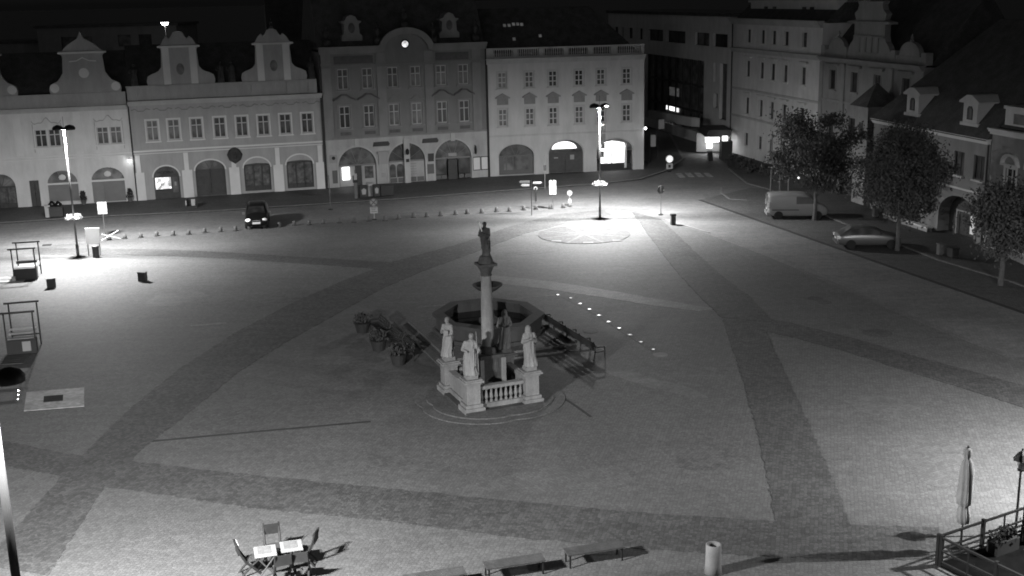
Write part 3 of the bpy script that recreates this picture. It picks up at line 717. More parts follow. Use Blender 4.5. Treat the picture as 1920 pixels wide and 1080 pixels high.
for c in (3.2, 12.4):
    dm = MB().slab([(c-.95,13.3),(c+.95,13.3),(c+.95,13.75),(c+.72,13.95),(c+.68,14.8),(c+.9,14.95),(c+.9,15.05),(c+.6,15.1),(c+.4,15.45),(c,15.62),(c-.4,15.45),(c-.6,15.1),(c-.9,15.05),(c-.9,14.95),(c-.68,14.8),(c-.72,13.95),(c-.95,13.75)], .55, 2.4).build('dormer', M['trimC'], h3)
    MB().lathe([(.02,0),(.3,0),(.3,.05),(.02,.05)], 18, T(c,.549,14.45) @ RX(R(90)) @ Matrix.Diagonal((1,1.55,1,1))).build('oval_window', M['glass'], dm)
# ground floor of house 3
mb = MB()
for a, b, z, q in ((1.2,4.75,3.72,1.7),(5.9,9.45,3.82,1.7),(10.4,14.0,3.87,1.75)): arch_trim(mb, a, b, z, q, .14, .06, .1)
for u in (3.0,7.7,12.2): mb.box(u-.2,u+.2,-.1,-.003,3.75,4.5)
mb.build('arch_moulding', M['trimD'], h3)
o1 = infill(h3, 1.2, 4.75, .1, 3.72, 1.7, 'plain', M['shutter'], name='shopfront')
MB().box(1.3,4.65,.15,.2,.1,2.0).build('panelling', M['wallG'], o1)
MB().box(2.75,3.35,.09,.149,.1,2.0).build('door', M['dframe'], o1)
MB().box(3.65,4.45,.1,.149,.75,1.9).build('pane', M['goods'], o1)
MB().box(1.55,2.2,.06,.149,.75,1.9).build('lit_cash_machine', M['panelglow'], o1)
MB().box(1.3,2.5,-.06,-.02,.02,.09).build('lit_threshold', M['panelglow'], o1)
o2 = infill(h3, 5.9, 9.45, .1, 3.82, 1.7, 'plain', M['shutter'], name='shopfront')
MB().box(6,9.35,.15,.2,.1,2.12).build('panelling', M['wallG'], o2)
mb = MB()
for a, b in ((6.05,6.6),(6.7,7.35)): mb.slab(arc_pts(a,b,1.6,.3,8)+[(b,.65),(a,.65)], .1, .149)
mb.build('pane', M['sglass'], o2)
for k in range(5): MB().box(7.98,8.6,.11,.149,.8+.24*k,.93+.24*k).build('shelf', M['lgrey'], o2)
for a, b in ((6.05,6.7),(6.8,7.35),(7.98,8.55),(8.65,9.3)): MB().box(a,b,.11,.149,.15,.58).build('display_panel', M['mgrey'], o2)
MB().box(7.4,7.95,-.2,-.003,.1,4.2).build('pier', M['trimD'], h3)
MB().lathe([(.05,0),(.16,.1),(.18,.4),(.1,.5),(.02,.6)], 8, T(7.68,-.38,2.75)).box(7.64,7.72,-.36,-.2,3.1,3.16).build('wall_lantern', M['dmetal'], h3)
MB().box(7.55,7.85,-.24,-.202,2.05,2.35).build('emblem_plate', M['dmetal'], h3)
o3 = infill(h3, 10.4, 14.0, .1, 3.87, 1.75, 'plain', M['shutter'], name='shopfront')
for a, b in ((10.5,11.55),(12.75,13.9)): MB().box(a,b,.15,.2,.6,2.1).build('pane', M['sglass'], o3)
MB().box(11.7,12.6,.1,.2,.1,2.0).build('door', M['dframe'], o3)
MB().box(11.75,12.55,.05,.12,2.3,2.6).build('name_plate', M['lgrey'], o3)
for a, b in ((10.5,11.0),(11.05,11.55),(12.75,13.25),(13.35,13.9)): MB().box(a,b,.12,.2,.15,.55).build('panelling', M['mgrey'], o3)
MB().box(.45,1.08,-.1,-.003,2.4,3.15).build('sign_board', M['lgrey'], h3)
MB().cyl((.76,-.13,2.85),(.76,-.102,2.85),.16,n=14).build('sign_emblem', M['dmetal'], h3)
MB().box(.6,1.05,-.06,-.003,.5,1.7).build('poster_case', M['mgrey'], h3)
MB().box(4.98,5.82,-.12,-.003,2.0,3.0).box(4.88,5.92,-.3,-.003,3.0,3.2).build('sign_board', M['lgrey'], h3)
MB().box(5.2,5.6,-.04,-.003,.75,1.2).build('notice', M['lgrey'], h3)
MB().box(9.72,10.3,-.06,-.003,1.95,2.7).build('sign_board', M['dgrey'], h3)
MB().box(9.62,10.32,-.05,-.003,.78,1.7).box(9.78,10.26,-.07,-.05,.82,1.64).build('poster_case', M['mgrey'], h3)
for a, b, z, e in ((4.5,6.1,3.88,0),(9.2,10.8,3.92,0)):
    MB().slab([(a,z-.2),(b-.1,z-.2),(b,z),(b-.15,z+.22),(a+.1,z+.2)], -.12, -.003).build('dark_fascia_sign', M['dgrey'], h3)
for a, b in ((14.12,14.86),(14.92,15.62)):
    nb = MB().box(a,b,-.08,-.003,.8,2.1).build('notice_case', M['dmetal'], h3)
    MB().box(a+.05,b-.05,-.1,-.082,.87,2.03).build('notice_sheet', M['paper'], nb)
MB().lathe([(.02,-.03),(.3,-.02),(.3,.02),(.02,.03)], 16, T(14.35,-.35,2.8) @ RY(R(90)) @ Matrix.Diagonal((1.4,1,1,1))).box(14.33,14.37,-.36,-.003,3.18,3.22).build('hanging_sign', M['dmetal'], h3)
downpipe(h3, .04, 12.2); downpipe(h3, W3-.05, 12.2)
# ================================================================== house 4 : flat fronted with balustrade
h4 = house('town_house', 'plain three storey corner house with a roof balustrade and a brightly lit shop window', HA[3], HA[4])
W4 = 15.44
xs = [1.5,4.12,6.42,8.98,11.14,13.7]; z3, z2 = 8.45, 4.85
ops = [(x-.42,x+.42,z3,z3+1.5) for x in xs]+[(x-.42,x+.42,z2,z2+1.65) for x in xs]
ops += [(1.0,4.45,.15,3.1,1.2),(5.9,9.35,.1,3.3,1.3),(10.7,14.35,.1,3.25,1.2)]
mb = MB(); wall(mb, W4, 11.0, ops, dep=.5, D=9.5); mb.build('wall', M['wallD'], h4)
p = win_proto(h4, .84, 1.5, cols=2, rows=(.35,.68), sur=.14, sm=M['trimD'], bw=.09); put(p, h4, [(x,z3) for x in xs])
p = win_proto(h4, .84, 1.65, cols=2, rows=(.35,.68), sur=.14, sm=M['trimD'], hood=hood_tri, hm=M['hoodd'], bw=.09); put(p, h4, [(x,z2) for x in xs])
mb = MB().box(0,W4,-.09,-.004,3.86,4.0); cornice(mb, 0, W4, 10.75, .6, .5); mb.build('cornice', M['trimD'], h4)
mb = MB().box(0,W4,.05,.35,11.25,11.42).box(0,W4,.02,.4,12.05,12.2)
piers = [(0,.8),(3.0-.0,3.1),(5.1,5.6),(7.5,7.97),(9.9,10.37),(12.15,12.73),(15.17,15.44)]
piers = [(0,.75),(2.62,3.05),(5.1,5.58),(7.5,7.97),(9.9,10.37),(12.15,12.73),(15.1,15.44)]
for a, b in piers: mb.box(a,b,.03,.38,11.42,12.05)
for (a, b), (c, d_) in zip(piers[:-1], piers[1:]):
    n = int((c-b)/.2)
    for k in range(n):
        u = b+(c-b)*(k+.5)/n; mb.lathe([(.055,0),(.08,.18),(.04,.4),(.06,.63)], 6, T(u,.2,11.42))
mb.build('balustrade', M['trimD'], h4)
mb = MB(); v = [(0,.6,11.1),(W4,.6,11.1),(W4,9.5,11.1),(0,9.5,11.1),(0,5.0,15.8),(11.2,5.0,15.8)]
mb.add(v, [(0,1,5,4),(1,2,5),(2,3,4,5),(3,0,4),(0,3,2,1)]); rf = mb.build('roof', M['roof'], h4)
mb = MB()
for k in range(12):
    f = k/11; a = Vector((W4-.3,.6+8.6*f,11.12)); b = Vector((11.2+.1,5.0,15.8)); e = a.lerp(b, .8)
    mb.tube([a+Vector((0,0,.03)), e+Vector((0,0,.03))], .025, 4)
mb.build('roof_seams', M['metal'], rf)
mb = MB()
for x, f in ((2.3,.62),(2.75,.62),(3.2,.64),(3.6,.64),(4.0,.63),(3.0,.35),(5.6,.4)):
    y = .6+4.4*f; z = 11.1+4.7*f; mb.add([(x,y,z+.05),(x+.28,y,z+.05),(x+.28,y+.25,z+.32),(x,y+.25,z+.32)], [(0,1,2,3)])
mb.build('rooflight', M['faint'], rf)
for a, b, z, q in ((1.0,4.45,3.1,1.2),(5.9,9.35,3.3,1.3),(10.7,14.35,3.25,1.2)): arch_trim(MB(), a, b, z, q, .12, .02).build('arch_moulding', M['trimD'], h4)
o = infill(h4, 1.0, 4.45, .15, 3.1, 1.2, 'plain', M['mgrey'], dep=.48, name='shopfront')
MB().box(1.1,4.35,.42,.46,.15,1.95).build('panelling', M['mgrey'], o)
for a, b in ((1.55,1.75),(1.85,2.4),(2.5,3.95)): MB().box(a,b,.36,.42,.6,1.9).build('pane', M['sglass'], o)
o = infill(h4, 5.9, 9.35, .1, 3.3, 1.3, 'door2', M['door'], dep=.48, name='gate')
MB().slab(arc_pts(6.3,8.75,2.42,.72,12), .3, .42).build('lit_fanlight', M['shopglow2'], o)
for a, b in ((5.95,6.3),(8.75,9.3)): pass
MB().box(8.1,8.5,.34,.38,1.35,1.8).box(6.5,6.9,.34,.38,1.5,1.62).build('notice', M['lgrey'], o)
o = infill(h4, 10.7, 14.35, .1, 3.25, 1.2, 'plain', M['mgrey'], dep=.48, name='shopfront')
MB().box(10.75,14.3,.36,.47,.1,.72).build('stall_riser', M['dgrey'], o)
P = [(11.0,.8),(13.55,.8),(13.55,2.75),(12.9,2.9),(12.3,2.98),(11.7,2.9),(11.0,2.6)]
MB().slab(P, .32, .4).build('lit_window', M['shopglow2'], o)
MB().box(12.22,12.32,.28,.318,.8,2.1).box(12.05,12.1,.28,.318,1.2,2.3).box(11,13.5,.29,.318,2.55,2.58).build('glazing_bars', M['lgrey'], o)
MB().box(13.55,13.75,.2,.4,.3,2.7).build('reveal_panel', M['paper'], o)
al = bpy.data.lights.new('shop_light', 'AREA'); al.energy = 60; al.shape = 'RECTANGLE'; al.size = 2.4; al.size_y = .4
lo = bpy.data.objects.new('shop_light', al); COL.objects.link(lo); lo.parent = h4; lo.location = (12.3,.25,2.6); lo.rotation_euler = (R(40),0,0)
downpipe(h4, .05, 10.7)
def wall_lamp(name, label, loc, rot, e, r=.13, up=.12):
    t = thing(name, label, 'wall lamp', loc, rot)
    MB().box(-.05,.05,-.02,.0,-.12,.12).tube([(0,0,.08),(0,-.22,.14),(0,-.3,.1)], .02, 6).lathe([(.15,.1),(.1,.18),(.02,.22)], 12, T(0,-.3,0)).build('bracket', M['dmetal'], t)
    MB().lathe([(.03,-.16),(r,-.08),(r,.05),(.06,.1)], 12, T(0,-.3,0)).build('lit_globe', glow('wall_lamp_glass', 9), t, True)
    ld = bpy.data.lights.new('wall_lamp_light', 'POINT'); ld.energy = e; ld.shadow_soft_size = .1
    lo = bpy.data.objects.new('wall_lamp_light', ld); COL.objects.link(lo); lo.parent = t; lo.location = (0,-.5,-.05)
def on_facade(i, u, z, y=0):
    a, b = Vector(HA[i]), Vector(HA[i+1]); d = (b-a).normalized(); p = a+d*u+Vector((d[1],-d[0]))*(-y)
    return (p[0],p[1],z)
wall_lamp('wall_lamp', 'glowing wall lamp beside the downpipe between the two gabled houses', on_facade(0,11.1,3.72), rot_of(HA[0],HA[1]), 14, .12)
wall_lamp('wall_lamp', 'small glowing lamp on the right corner of the plain balustraded house', on_facade(3,15.3,4.15), rot_of(HA[3],HA[4])+R(60), 25, .1)
for u, lb in ((6.95,'dark conical shrub in a pot between the two shuttered arches'),(10.85,'dark conical shrub in a pot beside the right shuttered arch')):
    p_ = on_facade(0,u,.1,-.45); t = thing('potted_shrub', lb, 'potted plant', p_)
    MB().lathe([(.16,0),(.24,.4),(.26,.42)], 12).build('pot', M['mgrey'], t)
    rnd = random.Random(int(u*10)); pts = []
    for k in range(260):
        z = rnd.random(); a = rnd.random()*6.28; r = .34*(1-z*.55)*math.sqrt(rnd.random()); pts.append((r*math.cos(a), r*math.sin(a), .42+.75*z))
    MB().leaves(pts, .075, rnd).build('foliage', M['leafd'], t)
# ================================================================== right hand row
def onS(u, y=0): p = S0+U*u+NB*y; return (p[0], p[1])
# modern building along the side street
mo = thing('modern_building', 'modern flat roofed building with a ribbon of windows and dark recessed glazing', 'building', onS(-50), RD)
k = 50
rib = [(-47.4,-45.4),(-44.2,-43.0),(-41,-39),(-36.5,-34.8),(-32.6,-26.9),(-25.6,-19.1),(-16,-11.6),(-10.5,-6.35)]
ops = [(a+k,b+k,11.05,12.45) for a, b in rib]+[(-33.6+k,-13+k,1.2,9.35),(-8.3+k,-6.3+k,3.3,9.35),(-10.0+k,-8.8+k,4.4,6.0),(-10.2+k,-9.5+k,7.2,9.3)]
wall(MB(), 45.1, 14.3, ops, dep=.7, D=10).build('wall', M['wallR'], mo)
pr = None
for a, b in rib:
    o = MB().box(a+k,b+k,.32,.4,11.05,11.13).box(a+k,b+k,.32,.4,12.37,12.45)
    for q in (0,.5,1): o.box(a+k+(b-a)*q-.06,a+k+(b-a)*q+.06,.3,.4,11.05,12.45)
    o = o.build('window', M['dframe'], mo); MB().box(a+k,b+k,.4,.48,11.05,12.45).build('pane', M['glass'], o)
o = MB()
for i in range(9): o.box(-33.6+k+20.6*i/8-.12,-33.6+k+20.6*i/8+.12,.35,.58,1.2,9.35)
for z in (3.4,6.4): o.box(-33.6+k,-13+k,.4,.56,z-.12,z+.12)
o = o.build('curtain_wall', M['dframe'], mo)
MB().box(-33.6+k,-13+k,.6,.68,1.2,9.35).build('pane', M['glass'], o)
MB().box(-26.9+k,-22.6+k,.5,.59,2.75,3.38).build('lit_window', M['shopglow2'], o)
MB().box(-26.4+k,-22.6+k,.5,.59,4.6,5.6).build('dim_window', glow('dim_window_glow', .05, .5), o)
for a, b, z0, z1 in ((-8.3,-6.3,3.3,9.35),(-10.0,-8.8,4.4,6.0),(-10.2,-9.5,7.2,9.3)):
    o = MB().box(a+k,b+k,.3,.36,z0,z0+.1).box(a+k,b+k,.3,.36,z1-.1,z1).build('window', M['dframe'], mo); MB().box(a+k,b+k,.36,.44,z0,z1).build('pane', M['glass'], o)
MB().box(-.3,45.2,-.25,9.5,14.3,14.65).build('roof', M['roof'], mo)
# projecting first floor slab and lit shop below it
ZB = 2.95
a, b, c_ = Vector(G(1215,222,ZB)), Vector(G(1296,237,ZB)), Vector(G(1312,238,ZB))
far = a+(c_-b)*1.2
inv = (Matrix.Translation((*onS(-50),0)) @ RZ(RD)).inverted()
MB().prism([tuple((inv @ Vector((p[0],p[1],0)))[:2]) for p in (a,b,c_,far)], ZB, ZB+.95).build('projecting_slab', M['wallB'], mo)
ang = math.atan2(c_[1]-b[1], c_[0]-b[0])
YS = 126.
def px_box(px0, px1, py0, py1, y, th, name, m, par, par_inv):
    p, q = AT(px0,py1,y), AT(px1,py0,y)
    mb = MB().box(p[0],q[0],y-th,y,p[2],q[2]); mb.v = [tuple(par_inv @ Vector(v)) for v in mb.v]
    return mb.build(name, m, par)
sp = thing('corner_shop', 'glazed corner shop with lit window and sign under a dark canopy', 'shop', (20.5,YS,0), 0)
si = Matrix.Translation((20.5,YS,0)).inverted()
p = AT(1306,279,YS); zoff = p[2]
def sbx(a, b, c, d, y, th, name, m): return px_box(a, b, c, d, y, th, name, m, sp, si)
sbx(1305,1350,248,284,YS+.8,.3,'shopfront',M['lgrey'])
sbx(1322,1349,250,267,YS+.3,.12,'lit_window',M['shopglow2'])
sbx(1325,1335,268,278,YS+.3,.1,'lit_panel',M['panelglow'])
sbx(1354,1364,255,265,YS-4.5,.15,'lit_sign',M['panelglow'])
sbx(1348,1369,262,300,YS-4,1.4,'pier',M['dgrey'])
p, q = AT(1313,250,YS), AT(1366,232,YS)
MB().slab([(0,0),(2.6,0),(2.75,.7),(.3,.75)], -3.6, 1.2, T(p[0]-20.5,0,p[2])).build('canopy', M['dframe'], sp)
al = bpy.data.lights.new('shop_light', 'AREA'); al.energy = 160; al.shape = 'RECTANGLE'; al.size = 2.2; al.size_y = .5
lo = bpy.data.objects.new('shop_light', al); COL.objects.link(lo); lo.parent = sp; lo.location = (1.4,-1.2,2.2); lo.rotation_euler = (R(15),0,0)
# four storey house
f4 = house('town_house', 'tall four storey corner house with heavy cornices behind the first tree', onS(-4.9), rot=RD)
cols = [4.2,7.6,10.2,13.0,16.85]; rows = [(11.8,1.3),(8.38,1.58),(4.6,1.65),(1.3,1.3)]
ops = [(x-.45,x+.45,z,z+h) for z, h in rows for x in cols]
wall(MB(), 20.3, 14.0, ops, D=10).build('wall', M['wallR'], f4)
for j, (z, h) in enumerate(rows):
    def hd(w_, h_): return MB().slab([(-w_/2-.35,h_+.32),(w_/2+.35,h_+.32),(w_/2+.45,h_+.5),(-w_/2-.45,h_+.5)], -.24, -.003)
    p = win_proto(f4, .9, h, fm=M['dframe'], sur=.12, sm=M['wallR'], hood=hd if j in (1,2) else None); put(p, f4, [(x,z) for x in cols])
mb = MB(); cornice(mb, 0, 20.3, 13.6, .6, .6); cornice(mb, 0, 20.3, 10.75, .4, .45); mb.box(0,20.3,-.12,-.004,6.9,7.1).box(0,20.3,-.12,-.004,4.05,4.25)
mb.build('cornice', M['trimD'], f4)
roof_gable(20.3, 14.1, 18.5, .3, 5, 10).build('roof', M['roof'], f4)
at_ = MB().box(1.2,20.2,1.4,5,14.2,15.75).box(1.0,20.3,1.2,5,15.75,15.95).build('attic', M['wallR'], f4)
for x in (5.,7.,13.6,15.2): MB().box(x-.4,x+.4,1.36,1.41,14.6,15.35).build('window', M['glass'], at_)
downpipe(f4, .1, 13.6)
# town hall with ornate gable
th = thing('town_hall', 'ornate town hall with a stepped central gable and two domed side gables', 'town hall', onS(15.4), RD)
xs = [2.2,6.1,9.9,14.3]
ops = [(x-.55,x+.55,8.4,10.05) for x in xs]+[(x-.55,x+.55,4.4,6.2) for x in xs]
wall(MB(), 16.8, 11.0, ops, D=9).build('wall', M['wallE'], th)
def hd(w_, h_): return MB().slab([(-w_/2-.5,h_+.35),(w_/2+.5,h_+.35),(w_/2+.6,h_+.55),(-w_/2-.6,h_+.55)], -.25, -.003)
p = win_proto(th, 1.1, 1.65, fm=M['dframe'], sur=.14, sm=M['wallE'], hood=hd); put(p, th, [(x,8.4) for x in xs])
p = win_proto(th, 1.1, 1.8, fm=M['dframe'], sur=.14, sm=M['wallE']); put(p, th, [(x,4.4) for x in xs])
mb = MB(); cornice(mb, 0, 16.8, 10.75, .5, .4); mb.box(0,16.8,.05,.5,11.15,11.75)
for u in (.2,4.2,12.1,16.6): mb.box(u-.3,u+.3,-.14,-.003,0,10.7); mb.box(u-.35,u+.35,-.04,.55,11.15,12.1)
mb.box(0,16.8,-.1,-.004,7.3,7.5)
mb.build('cornice', M['trimE'], th)
c = 8.0
P = [(c-3.6,11.75),(c-3.1,12.4),(c-2.7,12.7),(c-2.5,13.2),(c-2.5,14.05),(c-3.3,14.1),(c-3.3,14.3),(c-2.3,14.4),(c-2.6,14.9),(c-2.1,15.2),(c-1.9,15.6),(c-2.2,15.9),(c+2.2,15.9),(c+1.9,15.6),(c+2.1,15.2),(c+2.6,14.9),(c+2.3,14.4),(c+3.3,14.3),(c+3.3,14.1),(c+2.5,14.05),(c+2.5,13.2),(c+2.7,12.7),(c+3.1,12.4),(c+3.6,11.75)]
go = MB().slab(P, .1, .6).build('gable', M['trimE'], th)
mb = MB().box(c-3.4,c+3.4,-.05,.7,14.08,14.28).box(c-2.5,c+2.5,.0,.099,13.0,13.12)
for x in (-1.5,-.5,.5,1.5): mb.box(c+x-.12,c+x+.12,.02,.099,11.8,13.0)
mb.build('gable_moulding', M['wallE'], go)
for x in (2.5,14.3):
    g2 = MB().slab([(x-1.6,11.75)]+[(x-1.5*math.cos(math.pi*i/10),11.8+1.05*math.sin(math.pi*i/10)) for i in range(11)]+[(x+1.6,11.75)], .1, .5).build('gable', M['trimE'], th)
    urn(MB(), x, 12.75, .4, .3).build('finial', M['trimE'], g2)
roof_gable(16.8, 11.1, 16.5, .5, 5, 9).build('roof', M['roof'], th)
# turret house beside the town hall
tu = thing('turret', 'small square turret with a dark pyramid roof rising between the trees', 'turret', onR(27.1,.2), RD)
MB().box(0,2.,0,2.4,0,7.95).build('wall', M['trimC'], tu)
mb = MB(); mb.add([(-.35,-.35,7.9),(2.35,-.35,7.9),(2.35,2.75,7.9),(-.35,2.75,7.9),(1.,1.2,9.7)], [(0,1,4),(1,2,4),(2,3,4),(3,0,4),(0,3,2,1)]); mb.build('roof', M['roof'], tu)
o = MB().box(.7,1.3,-.03,.0-.002,5.2,6.6).build('window', M['dframe'], tu); MB().box(.76,1.24,-.04,-.031,5.26,6.54).build('pane', M['glass'], o)
# dark roofed house with arched passage
dk = house('passage_house', 'white house with a huge dark hipped roof, two dormers and a deep arched passage', onR(30.5), rot=RD)
ws = [3.0,5.6,8.2,11.6,13.9]
ops = [(x-.6,x+.6,4.4,6.0) for x in ws]+[(9.5,14.2,.0,2.95,1.5),(8.15,8.5,1.4,1.95)]
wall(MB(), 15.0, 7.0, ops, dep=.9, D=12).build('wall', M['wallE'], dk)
p = win_proto(dk, 1.2, 1.6, fm=M['dframe'], cols=2, rows=(), sur=.0, sill=True, sm=M['wallA']); put(p, dk, [(x,4.4) for x in ws])
mb = MB(); cornice(mb, 0, 15.0, 6.85, .35, .35); mb.box(0,15,-.08,-.004,3.45,3.58); mb.build('cornice', M['trimA'], dk)
o = MB().box(9.4,14.3,.9,1.0,.0,3).build('passage_wall', M['door'], dk)
mb = MB().box(10.6,10.75,.7,.898,.0,1.85).box(12.85,13.0,.7,.898,.0,1.85).box(10.75,12.85,.7,.898,1.72,1.85)
mb.build('door_frame', M['lgrey'], o)
MB().box(12.2,12.75,.8,.898,.35,1.6).build('lit_door_pane', M['dimglow'], o)
MB().box(8.17,8.48,.1,.2,1.42,1.93).build('small_window', M['glass'], dk)
mb = MB(); v = [(-.3,-.4,7.1),(15.,-.4,7.1),(15.,12,7.1),(-.3,12,7.1),(6.,6.2,14.6),(15.,6.2,14.6)]
mb.add(v, [(0,1,5,4),(1,2,5),(2,3,4,5),(3,0,4),(0,3,2,1)]); mb.build('roof', M['roof'], dk)
for x in (4.9,12.1):
    d = MB().box(x-1.05,x+1.05,.2,2,7.75,8.0).box(x-.8,x+.8,.25,2.2,8.0,9.3).slab([(x-1.15,9.3),(x+1.15,9.3),(x+1.15,9.42),(x+.3,9.85),(x-.3,9.85),(x-1.15,9.42)], .12, 2.4).build('dormer', M['wallD'], dk)
    MB().slab([(x-.3,8.2),(x+.3,8.2),(x+.3,8.9),(x+.15,9.1),(x-.15,9.1),(x-.3,8.9)], .2, .249).build('window', M['dframe'], d)
    MB().box(x-.02,x+.26,.19,.199,8.28,8.95).build('curtain', M['mgrey'], d)
downpipe(dk, 14.95, 6.9)
# right edge house
re = house('town_house', 'pale house with an attic storey and arched window hoods at the right edge', onR(45.6), rot=RD)
xs = [2.2,4.6,7.2,9.8]
ops = [(x-.55,x+.55,4.0,5.6) for x in xs]+[(x-.6,x+.6,.8,2.6,.4) for x in xs]
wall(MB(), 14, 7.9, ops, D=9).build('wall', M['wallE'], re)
def hood_arc(w_, h_):
    mb = MB(); P, Q = arc_pts(-.7,.7,h_+.3,.5,8), arc_pts(-.85,.85,h_+.3,.66,8)
    for i in range(8): mb.slab([P[i],P[i+1],Q[i+1],Q[i]], -.25, -.003)
    return mb.box(-.9,.9,-.2,-.003,h_+.16,h_+.3)
p = win_proto(re, 1.1, 1.6, fm=M['frame'], cols=2, rows=(.65,), sur=.14, hood=hood_arc, sm=M['wallR']); put(p, re, [(x,4.0) for x in xs])
for x in xs: o = MB().box(x-.6,x+.6,.15,.2,.8,2.25).build('window', M['dframe'], re)
mb = MB(); cornice(mb, 0, 14, 7.6, .4, .4); mb.box(0,14,-.1,-.004,3.3,3.45); mb.build('cornice', M['trimA'], re)
at_ = MB().box(.2,14,.7,3,8.0,9.2).box(.1,14,.6,3.1,9.2,9.4).build('attic', M['wallR'], re)
for x in (1.9,4.5,7.1): MB().box(x-.75,x+.75,.65,.699,8.3,8.95).build('window', M['glass'], at_)
roof_gable(14, 8.0, 12, .5, 5, 9, .05).build('roof', M['roof'], re)
# low garden wall, gate pier, hedge
def lowwall(q0, q1, h, label, th=.35):
    a, b = Vector(G(*q0)), Vector(G(*q1)); L_ = (b-a).length
    t = thing('garden_wall', label, 'low wall', a, rot_of(a,b))
    MB().box(0,L_,0,th,0,h).build('wall', M['wallB'], t); MB().box(-.05,L_+.05,-.05,th+.05,h,h+.1).build('coping', M['trimA'], t)
lowwall((1656,411),(1738,438),.35,'low white garden wall between the gate pier and the arched passage')
lowwall((1838,462),(1960,518),.7,'low pale wall behind the small tree at the right edge')
t = thing('gate_pier', 'square plastered gate pier at the left end of the low garden wall', 'gate pier', G(1651,403), RD)
MB().box(-.35,.35,-.35,.35,0,1.6).build('shaft', M['wallB'], t); MB().box(-.42,.42,-.42,.42,1.6,1.75).build('cap', M['trimA'], t)
def bush(q, rad, h, n, label, m, seed, name='bush', cat='bush', group=None, loc=None):
    t = thing(name, label, cat, loc or G(*q), 0, group); rnd = random.Random(seed); pts = []
    cl = [(rnd.gauss(0,.5)*rad, rnd.gauss(0,.5)*rad, h*(.25+.6*rnd.random())) for i in range(9)]
    for k_ in range(n):
        c = rnd.choice(cl); pts.append((c[0]+rnd.gauss(0,.22)*rad, c[1]+rnd.gauss(0,.22)*rad, max(.05,c[2]+rnd.gauss(0,.16)*h)))
    MB().leaves(pts, .13, rnd).build('foliage', m, t)
    MB().tube([(0,0,0),(.05,.03,h*.35),(-.04,.05,h*.7)], [.05,.04,.02], 6).build('stem', M['bark'], t)
    return t
for i, (q, r_, h_, lb) in enumerate((((1578,365),1.0,1.7,'leafy bush at the left end of the row below the town hall'),((1600,373),1.1,1.9,'rounded bush second from the left below the town hall'),((1622,382),1.0,1.6,'low bush in the row left of the gate pier'),((1640,392),.9,1.5,'bush standing directly left of the gate pier'),((1690,412),1.0,1.5,'bush growing behind the low garden wall'),((1715,420),.9,1.4,'bush behind the low wall next to the arched passage'))):
    bush(q, r_, h_, 420, lb, M['leaf'], 30+i, group='bushes below the town hall')
bush((1412,325), .7, 1.3, 380, 'dark bush in front of the four storey house', M['leafd'], 44)
bush((1432,330), .6, 1.1, 300, 'small dark shrub right of the dark bush by the four storey house', M['leafd'], 45)
for q, lb in (((1374,314),'dark square planter standing left of the other by the four storey house'),((1388,318),'dark square planter standing right of the other by the four storey house')):
    t = thing('planter', lb, 'planter', G(*q), R(15))
    MB().box(-.4,.4,-.4,.4,0,.75).box(-.45,.45,-.45,.45,.75,.85).build('tub', M['dgrey'], t)
    rnd = random.Random(5); MB().leaves([(rnd.uniform(-.4,.4),rnd.uniform(-.4,.4),.85+.45*rnd.random()) for i in range(160)], .1, rnd).build('foliage', M['leafd'], t)
# far background
fb = thing('apartment_block', 'dim modern apartment block with balconies far behind the left roofs', 'apartment block', (-58.5,150,0), 0)
ops = [(2.9,4.8,11.6,13.2),(10,11.6,11.2,13.3),(10,11.6,9,10.8),(5.6,6.8,11.6,13.2),(10,11.6,6.6,8.4),(12.6,14.2,11.2,13.3)]
wall(MB(), 17.4, 14.3, ops, D=10).build('wall', M['wallC'], fb)
for a, b, z0, z1 in ops: MB().box(a,b,.2,.26,z0,z1).build('window', M['glass'], fb)
mb = MB()
for z in (8.8,11.0): mb.box(9.6,14.6,-1.0,-.003,z-.12,z).box(9.6,14.6,-1.0,-.95,z,z+.9)
mb.build('balcony', M['wallC'], fb)
MB().box(-.3,17.7,-.3,10,14.3,14.6).build('roof', M['roof'], fb)
f2 = thing('apartment_block', 'dim low block with a long balcony rail seen over the leftmost roof', 'apartment block', (-80,152,0), 0)
MB().box(0,22.5,0,9,0,12.5).build('wall', M['wallC'], f2)
mb = MB().box(15,21.5,-1,-.003,10.2,10.35).box(15,21.5,-1,-.95,11.2,11.3)
for i in range(14): mb.box(15+.5*i,15.04+.5*i,-1,-.96,10.35,11.2)
mb.build('balcony', M['trimD'], f2); MB().box(-.3,22.6,-.3,9,12.5,12.8).build('roof', M['roof'], f2)
q = AT(309,43,135)
t = thing('street_lamp', 'single lit street lamp far behind the roof ridge at upper left', 'street lamp', (q[0],q[1],0))
MB().tube([(0,0,0),(0,0,q[2]-.3),(-.3,0,q[2]+.12)], .07, 8).build('pole', M['dmetal'], t)
hd_ = MB().lathe([(.42,.0),(.36,.16),(.05,.28)], 14, T(0,-.05,q[2]+.05)).build('lamp_head', M['dmetal'], t)
MB().lathe([(.05,-.32),(.3,-.24),(.42,0)], 14, T(0,-.05,q[2]+.04)).build('bulb', glow('far_lamp_glass', 14), hd_)
ld = bpy.data.lights.new('lamp_light', 'POINT'); ld.energy = 250; lo = bpy.data.objects.new('lamp_light', ld); COL.objects.link(lo); lo.parent = t; lo.location = (0,-.6,q[2]-.3)
bb = thing('dark_building', 'dark windowless building side rising behind the two gabled houses', 'building', (-24,122,0), R(12))
MB().box(0,8,0,10,0,13).build('wall', M['wallC'], bb)
roof_gable(8.3, 13, 18, -.3, 5, 10.3, -.3).build('roof', M['roof'], bb)
